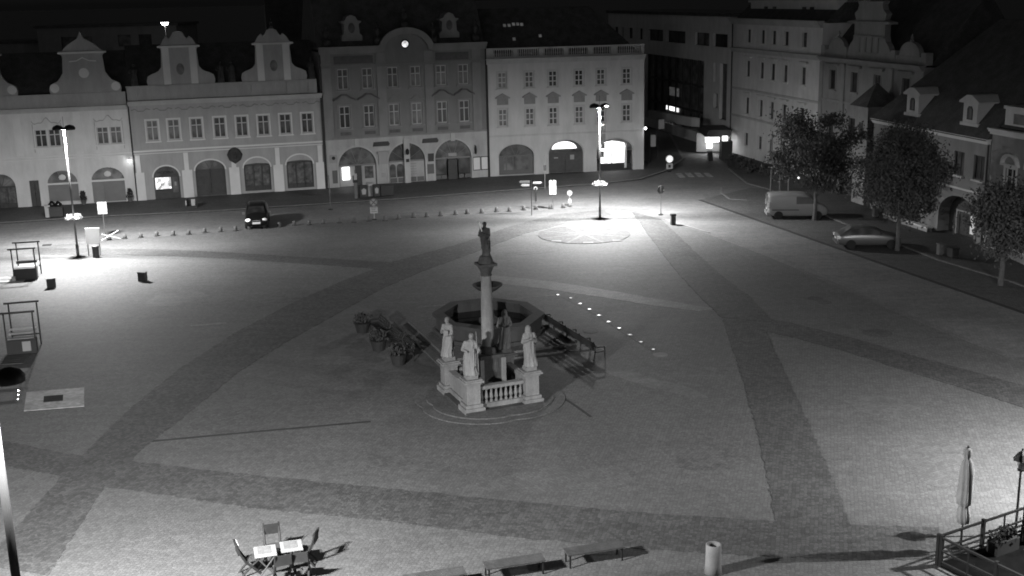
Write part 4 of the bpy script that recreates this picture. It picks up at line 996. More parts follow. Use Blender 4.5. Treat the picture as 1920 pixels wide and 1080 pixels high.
# ------------------------------------------------------------------ trees
def tree(q, ht, crown, label, seed, n=5200, lean=0, trunk_h=None, loc=None):
    rnd = random.Random(seed)
    t = thing('street_tree', label, 'tree', G(*q), 0, None)
    z0, z1, rx_, ry_ = crown; th_ = z0+.4
    mb = MB().tube([(0,0,0),(.03,.0,th_*.5),(lean*.4,.03,th_),(lean*.7,0,z0+(z1-z0)*.45)], [.17,.14,.12,.06], 9)
    for i in range(9):
        a = i*2.4; r = rx_*(.5+.3*rnd.random()); zz = z0+(z1-z0)*(.25+.5*rnd.random()); s_ = th_*(.75+.25*rnd.random())
        mb.tube([(lean*.35,0,s_),(lean*.5+r*.5*math.cos(a),r*.5*math.sin(a),(s_+zz)/2+.2),(lean+r*math.cos(a),r*math.sin(a),zz)], [.07,.045,.015], 6)
    mb.build('trunk', M['bark'], t)
    cl = []
    for i in range(60):
        while True:
            x, y, z = rnd.uniform(-1,1), rnd.uniform(-1,1), rnd.uniform(-1,1); d = x*x+y*y+z*z
            if .2 < d < 1.05: break
        taper = 1-.25*max(0,z)
        cl.append((lean+x*rx_*taper, y*ry_*taper, (z0+z1)/2+z*(z1-z0)/2, .28+.3*rnd.random()))
    pts = []
    for k_ in range(n):
        c = rnd.choice(cl); pts.append((c[0]+rnd.gauss(0,c[3]*1.15), c[1]+rnd.gauss(0,c[3]*1.15), c[2]+rnd.gauss(0,c[3]*.8)))
    MB().leaves(pts, .09, rnd).build('crown', M['leaf'], t)
    return t
tree((1527,413), 8.6, (2.6,8.3,3.1,3.0), 'tall leafy tree with its trunk behind the white van', 1, 23000)
tree((1682,470), 8.3, (2.4,8.0,2.65,2.8), 'dark leafy tree standing behind the silver car', 2, 21000)
tree((1876,535), 5.9, (1.9,5.9,1.9,1.9), 'small dense tree at the right edge of the parking strip', 3, 12000)
# ================================================================== Marian column group
E1 = R(21.8); C0 = Vector((-1.09,48.45))
ex = Vector((math.cos(E1), math.sin(E1))); ey = Vector((-ex[1], ex[0]))
mc = thing('column_monument', 'tall slender stone column topped by a dark standing statue in the middle of the square', 'monument', C0, E1)
mb = MB()
P_ = []
for t_ in frange(48):
    a = t_*6.2832; r = 3.25+.28*abs(math.cos(2*a))**.6-.2; P_.append((r*math.cos(a+.785), r*math.sin(a+.785)))
mb.prism(P_, 0, .05); mb.prism([(x*.85,y*.85) for x, y in P_], .05, .1)
mb.build('step', M['plaza'], mc)
MB().box(-1.75,1.75,-1.9,1.9,.1,.18).build('terrace', M['dstone'], mc)
mb = MB().box(-.6,.6,-.6,.6,.18,.55).box(-.46,.46,-.46,.46,.55,1.95).box(-.56,.56,-.56,.56,1.95,2.1).lathe([(.42,2.1),(.4,2.3),(.3,2.42)], 20)
mb.build('column_pedestal', M['dstone'], mc)
mb = MB()
for x in (-1,1):
    for y in (-1,1): mb.box(x*.5-.09,x*.5+.09,y*.5-.09,y*.5+.09,.5,1.95)
mb.build('corner_pilaster', M['stone'], mc)
MB().lathe([(.30,2.42),(.27,2.5),(.265,3.2),(.25,4.4),(.215,5.5)], 24).build('shaft', M['stone'], mc, True)
MB().lathe([(.24,5.5),(.25,5.56),(.22,5.6),(.27,5.75),(.36,5.92),(.3,5.94)], 20, fold=.05, nf=8).box(-.38,.38,-.38,.38,5.94,6.05).lathe([(.33,6.05),(.3,6.2),(.24,6.35)], 16).build('capital', M['dstone'], mc)
def robed(h, seed, arms, lean=0., book=False, staff=0, hood=False, slim=1.):
    """one continuous robed figure of height h: robe with folds, torso, neck, head with nose and brow, bent arms with hands"""
    rnd = random.Random(seed); s = h/1.8; mb = MB()
    prof = [(.30,0),(.31,.06),(.27,.3),(.245,.6),(.235,.85),(.21,1.02),(.215,1.2),(.235,1.38),(.2,1.47),(.085,1.53),(.07,1.58)]
    prof = [(r*(slim+(1-slim)*min(1,max(0,(z-.6)/.7))), z) for r, z in prof]
    v0 = len(mb.v)
    mb.lathe(prof, 40, Matrix.Identity(4), 1.0, .78, fold=.085, nf=9, ph=seed)
    for i in range(v0, len(mb.v)):
        x, y, z = mb.v[i]; k = .06*math.sin(z*2.6+seed)
        mb.v[i] = (x+k+lean*z*.1, y-.03*math.sin(z*3), z)
    hx = .06*math.sin(1.62*2.6+seed)+lean*.16
    mb.ball((hx,-.02,1.67), .098, .112, .135, 16, 12)
    mb.slab([(hx-.02,1.62),(hx+.02,1.62),(hx+.008,1.71),(hx-.008,1.71)], -.16, -.08)           # nose
    mb.box(hx-.06,hx+.06,-.13,-.08,1.70,1.725); mb.box(hx-.035,hx+.035,-.127,-.08,1.585,1.6)    # brow, chin
    mb.ball((hx,.03,1.7), .115, .11, .125, 14, 10)                                              # hair or veil
    if hood: mb.lathe([(.16,1.38),(.14,1.6),(.12,1.75),(.03,1.84)], 16, T(hx,.05,0))
    for sx, (ex_, ez, wx, wy, wz) in zip((-1,1), arms):
        sh = (sx*.2,0,1.42); el = (sx*(.2+ex_),-.05,ez); wr = (wx,wy,wz)
        mb.ball(sh, .085, n=10, m=6); mb.tube([sh,el,wr], [.085,.075,.05], 10); mb.ball(el, .075, n=8, m=6)
        mb.ball(wr, .052, .065, .05, 8, 6)
        d = (Vector(wr)-Vector(el)).normalized(); a = d.orthogonal().normalized(); 
        for q in range(4):                                                                      # fingers
            o = Vector(wr)+a*(.025*(q-1.5)); mb.cyl(o, o+d*(.09-.008*abs(q-1.3))+Vector((0,-.02,-.015)), .013, .01, 6)
        mb.cyl(Vector(wr)-a*.03, Vector(wr)-a*.055+d*.05, .014, .01, 6)
    for k in range(7):                                                                          # cloak folds
        a = -2.6+.75*k+rnd.uniform(-.2,.2); z0 = .15+.3*rnd.random(); r = .25
        mb.tube([(r*1.05*math.cos(a),r*.85*math.sin(a),z0),(r*math.cos(a+.25),r*.8*math.sin(a+.25),.75),(.2*math.cos(a+.5),.16*math.sin(a+.5),1.2)], [.04,.035,.02], 6)
    if book: mb.box(-.02,.2,-.32,-.24,1.05,1.3)
    if staff: mb.tube([(staff*.36,-.18,.05),(staff*.33,-.16,1.0),(staff*.28,-.12,1.95)], .022, 6)
    mb.v = [(x*s,y*s,z*s) for x, y, z in mb.v]
    return mb
def finish(mb, name, m, par, loc, rot=0, vox=.022):
    o = mb.build(name, m, par, True, loc, rot)
    r = o.modifiers.new('remesh', 'REMESH'); r.mode = 'VOXEL'; r.voxel_size = vox; r.use_smooth_shade = True
    sm_ = o.modifiers.new('smooth', 'SMOOTH'); sm_.factor = .5; sm_.iterations = 2
    return o
fg = finish(robed(1.46, 2, [(.1,1.12,-.08,-.22,1.22),(.02,1.1,.02,-.24,1.2)], hood=False, slim=.72), 'statue', M['dstone'], mc, (0,0,6.33), -E1)
MB().tube([(-.12,-.24,7.45),(-.22,-.26,7.85)], .02, 6).build('sceptre', M['trimA'], mc, rot=-E1)
corner = {'front':(-1.33,-1.42),'left':(-1.33,1.42),'right':(1.33,-1.42),'back':(1.33,1.42)}
poses = {'front':(3,[(.12,1.12,-.12,-.26,1.1),(.18,1.1,.34,-.14,1.02)],dict(staff=1,lean=.1)),
         'left':(5,[(.08,1.1,-.05,-.26,1.2),(.05,1.1,.1,-.25,1.05)],dict(book=True,lean=-.2)),
         'right':(8,[(.12,1.12,-.04,-.27,1.28),(.08,1.1,.04,-.27,1.3)],dict(hood=True)),
         'back':(11,[(.1,1.1,-.1,-.25,1.15),(.1,1.12,.15,-.24,1.1)],dict(hood=True))}
labs = {'front':'pale robed stone figure with a staff on the nearest pedestal of the column group','left':'slim pale robed figure holding a book on the left pedestal of the column group',
        'right':'pale hooded figure with raised hands on the right pedestal of the column group','back':'shaded hooded figure on the rear pedestal directly behind the column'}
for k_, (x, y) in corner.items():
    p = C0+ex*x+ey*y
    t = thing('statue_pedestal', labs[k_], 'statue', (p[0],p[1],.1), E1, 'corner statues around the column')
    mb = MB().box(-.45,.45,-.45,.45,0,.22).box(-.38,.38,-.38,.38,.22,.36).box(-.3,.3,-.3,.3,.36,1.22).box(-.34,.34,-.34,.34,1.22,1.3).box(-.43,.43,-.43,.43,1.3,1.38).box(-.38,.38,-.38,.38,1.38,1.44)
    for a in range(4):
        Mx = RZ(a*math.pi/2); mb.box(-.2,.2,-.315,-.302,.5,1.1,Mx)
    bev(mb.build('pedestal', M['stone'], t), .015)
    MB().box(-.24,.24,-.22,.22,1.44,1.6).build('plinth', M['stone'], t)
    sd, arms, kw = poses[k_]
    finish(robed(1.78, sd, arms, **kw), 'figure', M['stone'], t, (0,0,1.58), -E1+{'front':-.1,'left':-.5,'right':.3,'back':.2}[k_])
def baluster_run(a, b, label, open_=True):
    p, q = Vector(corner[a]), Vector(corner[b]); d = (q-p); L_ = d.length-.66; mid = (p+q)/2
    w_ = C0+ex*mid[0]+ey*mid[1]; t = thing('balustrade', label, 'balustrade', (w_[0],w_[1],.18), E1+math.atan2(d[1],d[0]), 'stone balustrades between the statues')
    MB().box(-L_/2,L_/2,-.16,.16,.0,.2).build('base', M['stone'], t)
    MB().box(-L_/2,L_/2,-.15,.15,.82,.96).build('rail', M['stone'], t)
    n = 9; mb = MB()
    for i in range(n): mb.lathe([(.07,.2),(.07,.26),(.04,.3),(.085,.42),(.05,.62),(.04,.72),(.07,.76),(.07,.82)], 10, T(-L_/2+L_*(i+.5)/n,0,0))
    if not open_: mb = MB().box(-L_/2,L_/2,-.09,.09,.2,.82)
    mb.build('balusters' if open_ else 'panel', M['stone'], t)
baluster_run('front','right','open stone balustrade with turned balusters between the two front statues')
baluster_run('front','left','closed stone parapet between the nearest and the left statue', False)
baluster_run('right','back','closed stone parapet running back from the right statue', False)
baluster_run('left','back','stone balustrade at the rear behind the column base')
# ================================================================== fountain
FC = Vector((-1.25,58.2)); ft = thing('fountain', 'octagonal stone fountain basin with dark water and a raised bowl behind the column', 'fountain', FC, R(20))
MB().box(-3.9,3.9,-4.4,4.4,0,.1).box(-3.3,3.3,-3.8,3.8,.1,.22).build('step', M['plaza'], ft)
def oct_(r, sx=1., sy=1.15): return [(r*math.cos(R(22.5+45*i))*sx, r*math.sin(R(22.5+45*i))*sy) for i in range(8)]
mb = MB()
A_, B_, Cc, Dd = oct_(2.75), oct_(2.75), oct_(2.32), oct_(2.32)
def ring_wall(mb, po, pi, z0, z1):
    n = len(po)
    for i in range(n):
        j = (i+1)%n
        mb.quad((*po[i],z0),(*po[j],z0),(*po[j],z1),(*po[i],z1)); mb.quad((*pi[j],z0),(*pi[i],z0),(*pi[i],z1),(*pi[j],z1)); mb.quad((*po[i],z1),(*po[j],z1),(*pi[j],z1),(*pi[i],z1))
    return mb
ring_wall(mb, oct_(2.85), oct_(2.3), .22, .4); ring_wall(mb, oct_(2.68), oct_(2.3), .4, 1.05); ring_wall(mb, oct_(2.85), oct_(2.25), 1.05, 1.2)
mb.build('basin', M['fstone'], ft)
MB().prism(oct_(2.32), .22, .7).build('water', M['water'], ft)
MB().lathe([(.5,.3),(.5,.9),(.34,1.0),(.24,1.4),(.22,2.2),(.3,2.45)], 16).build('pillar', M['fstone'], ft, True)
MB().lathe([(.2,2.3),(.5,2.45),(.76,2.66),(.78,2.72),(.7,2.72),(.45,2.55),(.05,2.5)], 22).build('bowl', M['dstone'], ft, True)
MB().lathe([(.1,2.5),(.14,2.7),(.06,2.9),(.13,3.05),(.03,3.2)], 10).build('spout', M['dstone'], ft)
def bench_back(label, loc, rot, group):
    t = thing('park_bench', label, 'bench', loc, rot, group)
    mb = MB()
    for i in range(4): mb.box(-.9,.9,-.22+.12*i,-.12+.12*i,.42,.46)
    mb.build('seat', M['dwood'], t)
    mb = MB()
    for i in range(3): mb.box(-.9,.9,.27+.03*i,.3+.03*i,.52+.13*i,.62+.13*i)
    mb.build('backrest', M['dwood'], t)
    for x in (-.8,.8):
        pts = [(x,-.26,0),(x,-.24,.4),(x,-.24,.62)]; arc = [(x,.05+.3*math.cos(a),.62+.06*math.sin(a)) for a in (3.14,2.2,1.2,0)]
        MB().tube(pts+[(x,.22,.64),(x,.36,.92)], .03, 6).tube([(x,.25,.44),(x,.34,0)], .03, 6).box(x-.03,x+.03,-.24,.3,.38,.42).build('side_frame', M['dmetal'], t)
    return t
a, b = Vector((1.75,59.7)), Vector((4.15,53.6)); d = (b-a).normalized(); rt = math.atan2(d[1],d[0])
for i, wd in enumerate(('farthest','second farthest','second nearest','nearest')):
    p = a.lerp(b, (i+.5)/4); bench_back('dark backed bench right of the fountain, %s of its row' % wd, p, rt+math.pi, 'backed benches on both sides of the fountain')
a, b = Vector((-7.3,59.6)), Vector((-4.9,53.4))
for i, wd in enumerate(('farthest','middle','nearest')):
    p = a.lerp(b, (i+.4)/3); bench_back('dark backed bench left of the fountain, %s of its row' % wd, p, rt, 'backed benches on both sides of the fountain')
for q, lb in (((-7.9,59.3),'grey round tub with a shrub beside the farthest left fountain bench'),((-6.7,56.0),'grey round tub with a shrub beside the middle left fountain bench'),((-5.5,53.6),'grey round tub with a shrub beside the nearest left fountain bench')):
    t = thing('plant_tub', lb, 'planter', q, 0, 'plant tubs by the left fountain benches')
    MB().lathe([(.3,0),(.42,.5),(.45,.55)], 14).build('tub', M['dgrey'], t); rnd = random.Random(int(q[1]*10))
    MB().leaves([(rnd.gauss(0,.2),rnd.gauss(0,.2),.55+.45*rnd.random()) for i in range(200)], .09, rnd).build('foliage', M['leafd'], t)
# ================================================================== bollards
bp = [(205,450),(234,448),(264,446),(294,443),(325,442),(354,440),(384,437),(414,435),(442,433),(468,430),(496,427),(524,426),(552,423),(580,422),(607,420),(636,418),(664,417),(692,415),(722,414),(747,411),(775,408),(800,407),(826,405),(854,403),(876,401),(903,400),(931,397),(955,397),(982,394),(1005,393),(1032,392),(1056,390)]
bp_ = None
for i, q in enumerate(bp):
    if bp_ is None:
        bp_ = thing('stone_bollard', 'low grey stone bollard in the long row along the road edge', 'bollard', G(*q), AA, 'stone bollards along the road edge')
        MB().lathe([(.15,0),(.14,.32),(.1,.38),(.02,.41)], 12).build('shaft', M['bollard'], bp_, True)
        MB().lathe([(.22,0),(.22,.04),(.17,.06)], 12).build('foot', M['gutter'], bp_)
    else: dup(bp_, None, G(*q))
# ================================================================== signs
def pole_sign(name, label, q, h, build, rot=AA, pr=.03, pm='metal', cat='road sign', foot=True):
    t = thing(name, label, cat, G(*q), rot)
    MB().cyl((0,0,0),(0,0,h),pr,n=8).build('pole', M[pm], t)
    if foot: MB().lathe([(.2,0),(.2,.05),(.05,.09)], 12).build('foot', M['dmetal'], t)
    build(t); return t
def disc(t, z, r, m, rim=None, y=-.05, name='sign_face'):
    o = MB().cyl((0,y,z),(0,y+.015,z),r,n=22).build(name, M[m] if isinstance(m,str) else m, t)
    if rim: ring_ = MB().lathe([(r*.82,.012),(r*.82,0),(r,0),(r,.012),(r*.82,.012)], 22, T(0,y-.003,z) @ RX(R(90)), low=False, high=False).build('rim', M[rim], o)
    return o
def plate(t, x0, x1, z0, z1, m, y=-.05, name='plate', lines=0):
    o = MB().box(x0,x1,y,y+.02,z0,z1).build(name, M[m], t)
    if lines:
        mb = MB()
        for i in range(lines):
            z = z1-(z1-z0)*(i+.7)/(lines+.4); mb.box(x0+.08,x1-.08-.1*(i%3==1),y-.006,y-.001,z,z+.05)
        mb.build('print', M['mgrey'], o)
    return o
def s_info(t): plate(t,-.34,.34,1.86,2.78,'lgrey',lines=6,name='sign_board')
pole_sign('information_sign', 'pale printed notice on a pole above the white board at the left', (198,447), 2.75, s_info, rot=R(4), cat='sign')
def s_stop(t):
    o = disc(t,1.4,.33,'lgrey','mgrey')
    MB().box(-.04,.04,-.27,.27,-.006,.0,T(0,-.056,1.4) @ RX(R(90)) @ RZ(R(45))).box(-.04,.04,-.27,.27,-.006,.0,T(0,-.0565,1.4) @ RX(R(90)) @ RZ(R(-45))).build('cross', M['mgrey'], o)
    plate(t,-.3,.3,.52,1.04,'white',lines=3)
pole_sign('no_stopping_sign', 'round crossed road sign over a small white plate beside the bollard row', (702,412), 1.72, s_stop, rot=R(5), pr=.05, pm='lgrey')
def s_nv(t):
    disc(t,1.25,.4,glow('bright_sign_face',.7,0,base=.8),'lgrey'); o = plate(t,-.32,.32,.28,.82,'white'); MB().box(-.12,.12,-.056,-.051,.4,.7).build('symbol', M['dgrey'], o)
pole_sign('no_vehicles_sign', 'bright white round sign over a square plate at the mouth of the side street', (1255,322), 1.6, s_nv, rot=R(8))
def s_back(t): disc(t,2.0,.32,'mgrey',None,.04); MB().cyl((.25,.0,1.95),(.25,.03,1.95),.06,n=10).build('reflector', M['white'], t)
pole_sign('road_sign', 'round road sign seen from the back on a pole at the plaza corner', (1239,403), 2.3, s_back, rot=R(25))
def s_dir(t):
    for x0, x1, z, m in ((-.85,-.12,2.72,'mgrey'),(-.7,-.15,2.45,'lgrey'),(.15,.75,2.62,'lgrey')):
        mb = MB()
        e = x0-.12 if x0 < 0 else x0
        mb.slab([(x0,z-.09),(x1,z-.09),(x1+(.12 if x0 > 0 else 0),z),(x1,z+.09),(x0,z+.09),(e,z)], -.03, .0); mb.build('arrow_board', M[m], t)
pole_sign('direction_signpost', 'dark signpost with three pale arrow boards near the end of the bollards', (997,404), 2.85, s_dir, rot=0, pm='dmetal', cat='signpost', foot=False)
def s_nar(t): MB().box(-.07,.07,-.05,.05,.65,1.75).build('marker_board', M['dmetal'], t); disc(t,1.7,.16,'lgrey',None,.02)
pole_sign('narrow_marker_post', 'narrow dark marker post between the signpost and the white rectangular sign', (1005,392), 1.8, s_nar, cat='marker post')
def s_rect(t):
    for x in (-.28,.03): plate(t,x,x+.25,1.25,2.4,'white',name='sign_panel')
    MB().box(-.32,.32,-.02,.0,1.2,2.45).build('backing', M['dmetal'], t)
pole_sign('double_panel_sign', 'tall white two panel sign on a thin pole left of the far lamp', (1037,393), 2.4, s_rect, rot=R(-5), cat='sign', foot=False)
def s_small(t): disc(t,1.12,.25,'lgrey','mgrey'); plate(t,-.13,.13,.3,.62,'white')
pole_sign('round_road_sign', 'small pale round sign at the far end of the bollard row', (1068,387), 1.3, s_small, pm='lgrey')
def s_stp(t): plate(t,-.2,.2,1.55,1.95,'mgrey')
pole_sign('thin_post', 'thin grey post standing in the road near the downpipe of the central house', (620,393), 2.9, lambda t: MB().box(-.06,.06,-.06,.06,1.4,1.7).build('box', M['mgrey'], t), cat='post', pm='mgrey')
def s_pm(t): MB().box(-.13,.13,-.12,.12,0,1.5).build('cabinet', M['mgrey'], t); MB().box(-.2,.2,-.16,.16,1.5,2.1).build('meter_head', M['dmetal'], t); MB().box(-.14,.14,-.18,-.161,1.75,2.3).build('plate', M['lgrey'], t)
pole_sign('parking_meter', 'tall pay machine with a dark head beside the lit cash machine', (668,374), 2.6, s_pm, cat='pay machine')
def s_gr(t): plate(t,-.12,.12,1.7,2.2,'mgrey')
pole_sign('thin_post', 'thin pale post on the pavement edge in front of the corner house', (1022,355), 3.1, s_gr, cat='post', pm='lgrey', foot=False)
for x0, x1, y0, y1, Y, lb in ((1235,1246,224,242,121.5,'pale hanging banner under the projecting slab of the modern building'),(1220,1230,253,275,119.5,'pale hanging banner at the right corner of the balustraded house')):
    p, q = AT(x0,y1,Y), AT(x1,y0,Y); t = thing('banner', lb, 'banner', (p[0],Y,0), R(10))
    MB().box(0,q[0]-p[0],-.02,.02,p[2],q[2]).build('cloth', M['lgrey'], t); MB().cyl((-.05,.04,0),(-.05,.04,q[2]+.2),.035,n=8).tube([(-.05,.04,q[2]+.1),(q[0]-p[0],.04,q[2]+.1)], .02, 6).build('pole', M['dmetal'], t)
t = thing('pavement_sign', 'small folding pavement sign on the bright ground before the corner shop', 'A-board', G(1333,302), R(30))
MB().box(-.3,.3,-.02,.02,0,1.0,RX(R(-10))).build('front_board', M['dgrey'], t); MB().box(-.3,.3,.3,.34,0,1.0,RX(R(10))).build('back_board', M['lgrey'], t)
# white notice board and barrier by the left lamp
t = thing('notice_board', 'large bright white board on short legs right of the left lamp', 'notice board', G(178,480), R(6))
MB().box(-.48,.48,-.04,.04,.86,1.98).build('panel', M['paper'], t)
for x in (-.4,.4): MB().box(x-.03,x+.03,-.03,.03,0,.86).build('leg', M['metal'], t)
t = thing('litter_bin', 'dark upright litter bin below the large white board', 'bin', G(183,481), R(6))
MB().lathe([(.22,0),(.24,.75),(.25,.78)], 14, T(0,-.35,0)).build('body', M['dgrey'], t); MB().lathe([(.26,.78),(.26,.84),(.1,.92)], 14, T(0,-.35,0)).build('lid', M['mgrey'], t)
t = thing('trestle_barrier', 'white crossed trestle barrier leaning behind the white board', 'barrier', G(208,452), R(25))
MB().cyl((-.7,0,.1),(.62,.1,.72),.04,n=6).cyl((-.6,.12,.55),(.7,.05,.1),.04,n=6).build('crossed_bars', M['white'], t)
MB().cyl((-.2,.4,0),(.0,.05,.5),.04,n=6).build('prop', M['lgrey'], t)
# bins along the pavement
def bin_box(label, q, w, d, h, m, rot=AA, lid='dgrey', panel=None, group=None, z=.1):
    t = thing('waste_container', label, 'bin', (*G(*q),z), rot, group)
    bev(MB().box(-w/2,w/2,-d/2,d/2,.06,h).build('body', M[m], t), .03)
    MB().box(-w/2-.03,w/2+.03,-d/2-.03,d/2+.03,h,h+.07).build('lid', M[lid], t)
    if panel: MB().slab([(-w*.2,h*.35),(w*.2,h*.35),(w*.28,h*.75),(0,h*.9),(-w*.28,h*.75)], -d/2-.02, -d/2-.002).build('sticker', M[panel], t)
    mb = MB()
    for x in (-1,1): mb.cyl((x*w*.4,d*.4,.07),(x*w*.4+.04,d*.4,.07),.07,n=10)
    mb.build('wheels', M['rubber'], t)
g_ = 'recycling bins before the central house'
bin_box('dark recycling bin with a white sticker at the left of the group', (682,373), .75, .7, 1.0, 'dgrey', panel='lgrey', group=g_)
bin_box('pale narrow recycling bin between two dark ones', (694,371), .5, .6, 1.15, 'lgrey', lid='lgrey', group=g_)
bin_box('dark recycling bin right of the pale bin with a white sticker', (706,371), .6, .7, 1.0, 'dgrey', panel='lgrey', group=g_)
bin_box('large wide dark waste container at the right of the bin group', (725,369), 1.15, .9, .95, 'dgrey', group=g_)
bin_box('pale slim bin beside the piled rubbish container at far left', (91,411), .4, .4, 1.0, 'lgrey', lid='lgrey')
bin_box('dark rubbish container heaped with bags at far left', (107,409), 1.1, .9, .85, 'dgrey')
p = G(107,409)
for i, (x, y, z) in enumerate(((-.3,0,1.16),(.2,.05,1.14))):
    tag(MB().lathe([(.02,-.2),(.26,-.16),(.3,.02),(.16,.2),(.05,.3)], 12, T(0,0,0), fold=.1, nf=5).build('rubbish_bag', M['black'], None, True, (p[0]+x,p[1]+y,z)), ('black rubbish bag lying left on the rubbish container','black rubbish bag lying right on the rubbish container')[i], 'bag')
t = thing('waste_container', 'dark open frame bin with two white panels on the pavement before the gate', 'bin', (*G(360,391),.0), AA)
MB().box(-.45,.45,-.3,.3,.05,.25).box(-.45,-.38,-.3,.3,.25,.9).box(.38,.45,-.3,.3,.25,.9).box(-.45,.45,.2,.3,.25,.9).build('frame', M['dgrey'], t)
MB().box(-.02,.3,-.32,-.28,.3,.85).box(-.5,-.4,-.33,-.2,.35,.75).build('panel', M['white'], t)
t = thing('litter_bin', 'dark square litter post bin right of the far lamp with its shadow', 'bin', G(1262,422), R(10))
MB().box(-.16,.16,-.16,.16,0,.72).build('body', M['dgrey'], t); MB().box(-.18,.18,-.18,.18,.72,.84).build('lid', M['dmetal'], t)
# flag poles
for q, lb in (((1445,362),'left pale flagpole behind the white van'),((1462,362),'middle pale flagpole behind the white van'),((1478,362),'right pale flagpole behind the white van')):
    t = thing('flagpole', lb, 'flagpole', G(*q), 0, 'flagpoles behind the white van'); MB().cyl((0,0,0),(0,0,5.2),.09,.05,10).build('mast', M['metal'], t); MB().ball((0,0,5.25),.07,n=8,m=6).build('knob', M['metal'], t)
# small lit bollard lamp under the first tree
t = thing('bollard_lamp', 'tiny bright bollard lamp under the first tree', 'lamp', G(1497,345)); MB().cyl((0,0,0),(0,0,.5),.06,n=8).build('post', M['dmetal'], t); MB().ball((0,0,.55),.1,n=10,m=8).build('bulb', M['dotglow'], t)
bin_box('pale small bin standing below the gate pier', (1641,410), .4, .4, .8, 'mgrey', lid='mgrey', rot=RD, z=.1)
bin_box('pale small bin on the pavement before the arched passage', (1762,482), .35, .35, .75, 'mgrey', lid='mgrey', rot=RD, z=.1)
bin_box('dark wide bin right of the pale bin before the arched passage', (1786,486), .6, .5, .6, 'dgrey', rot=RD, z=.1)
# ================================================================== vehicles (local +x = forward)
def car(name, label, loc, rot, st, paint, wheels, wr=.32, glass_frac=(.12,.9), cat='car', wpos=None, tail=True):
    """st: stations (x, z_bottom, z_belt, z_roof, half width belt, half width roof)"""
    t = thing(name, label, cat, loc, rot)
    ring = []
    for x, zb, zs, zr, w, wr_ in st:
        h = [(0,zb),(w*.8,zb),(w*.97,zb+.1),(w,zb+(zs-zb)*.55),(w*.97,zs)]
        h += [(w*.97+(wr_-w*.97)*.5, zs+(zr-zs)*.5),(wr_,zr-.03*(zr>zs+.05)),(wr_*.75,zr+.02),(0,zr+.035)]
        ring.append([(x,y,z) for y, z in h]+[(x,-y,z) for y, z in h[-2:0:-1]])
    n = len(ring[0]); mb = MB(); v = [p for r in ring for p in r]; f = []
    for k in range(len(ring)-1):
        for i in range(n): f.append((k*n+i,(k+1)*n+i,(k+1)*n+(i+1)%n,k*n+(i+1)%n))
    f += [tuple(range(n)), tuple(range((len(ring)-1)*n+n-1,(len(ring)-1)*n-1,-1))]
    mb.add(v, f); o = mb.build('body', paint, t, True)
    sb = o.modifiers.new('subsurf','SUBSURF'); sb.levels = 1; sb.render_levels = 1
    for wx in wheels:
        for sy in (-1,1):
            w_ = st[len(st)//2][4]-.06
            ty = MB().lathe([(wr*.62,-.1),(wr*.95,-.1),(wr,-.05),(wr,.05),(wr*.95,.1),(wr*.62,.1)], 20, T(wx,sy*(w_-.02),wr) @ RX(R(90))).build('wheel', M['rubber'], t)
            MB().lathe([(.03,-.02),(wr*.6,-.03),(wr*.6,.03),(.03,.05)], 14, T(wx,sy*(w_+.05),wr) @ RX(R(90)*sy)).build('rim', M['metal'], ty)
    return t
def side_glass(t, pts_top, pts_bot, y_top, y_bot, name='side_window', m='glass'):
    for sy in (-1,1):
        mb = MB()
        for i in range(len(pts_top)-1):
            a, b, c, d = pts_bot[i], pts_bot[i+1], pts_top[i+1], pts_top[i]
            mb.quad((a[0],sy*y_bot,a[1]),(b[0],sy*y_bot,b[1]),(c[0],sy*y_top,c[1]),(d[0],sy*y_top,d[1]))
        mb.build(name, M[m], t)
vg = M['glass']
# silver hatchback
sv = car('parked_car', 'silver saloon car parked under the trees with its tail brightly lit', G(1627,462), R(-5),
    [(-2.15,.38,.85,.86,.7,.62),(-2.05,.25,.92,.98,.82,.66),(-1.75,.2,.93,1.06,.86,.64),(-1.2,.2,.94,1.38,.87,.6),(-.4,.2,.94,1.45,.87,.6),(.35,.2,.93,1.36,.87,.6),(1.05,.2,.92,.95,.87,.7),(1.8,.22,.8,.84,.84,.66),(2.12,.3,.66,.68,.74,.6)], M['silver'], (-1.28,1.35))
side_glass(sv, [(-1.35,1.3),(-.4,1.39),(.3,1.3),(.42,1.25)], [(-1.65,.98),(-.4,.98),(.3,.98),(.85,.98)], .66, .86)
MB().add([(-1.22,-.5,1.4),(-1.22,.5,1.4),(-1.8,.62,1.06),(-1.8,-.62,1.06)], [(0,1,2,3)]).add([(.42,-.5,1.36),(.42,.5,1.36),(1.02,.64,.99),(1.02,-.64,.99)], [(0,1,2,3)]).build('windscreen', vg, sv)
MB().box(-2.17,-2.0,-.8,-.5,.68,.86).build('tail_light', M['lens'], sv); MB().box(-2.17,-2.0,.5,.8,.68,.86).build('tail_light', M['lens'], sv)
MB().box(-2.22,-2.05,-.75,.75,.34,.54).build('bumper', M['silver'], sv); MB().box(-2.185,-2.15,-.26,.26,.58,.69).build('number_plate', M['paper'], sv)
for y0 in (.88,-1.02): MB().box(.55,.7,y0,y0+.14,.98,1.1).build('mirror', M['dgrey'], sv)
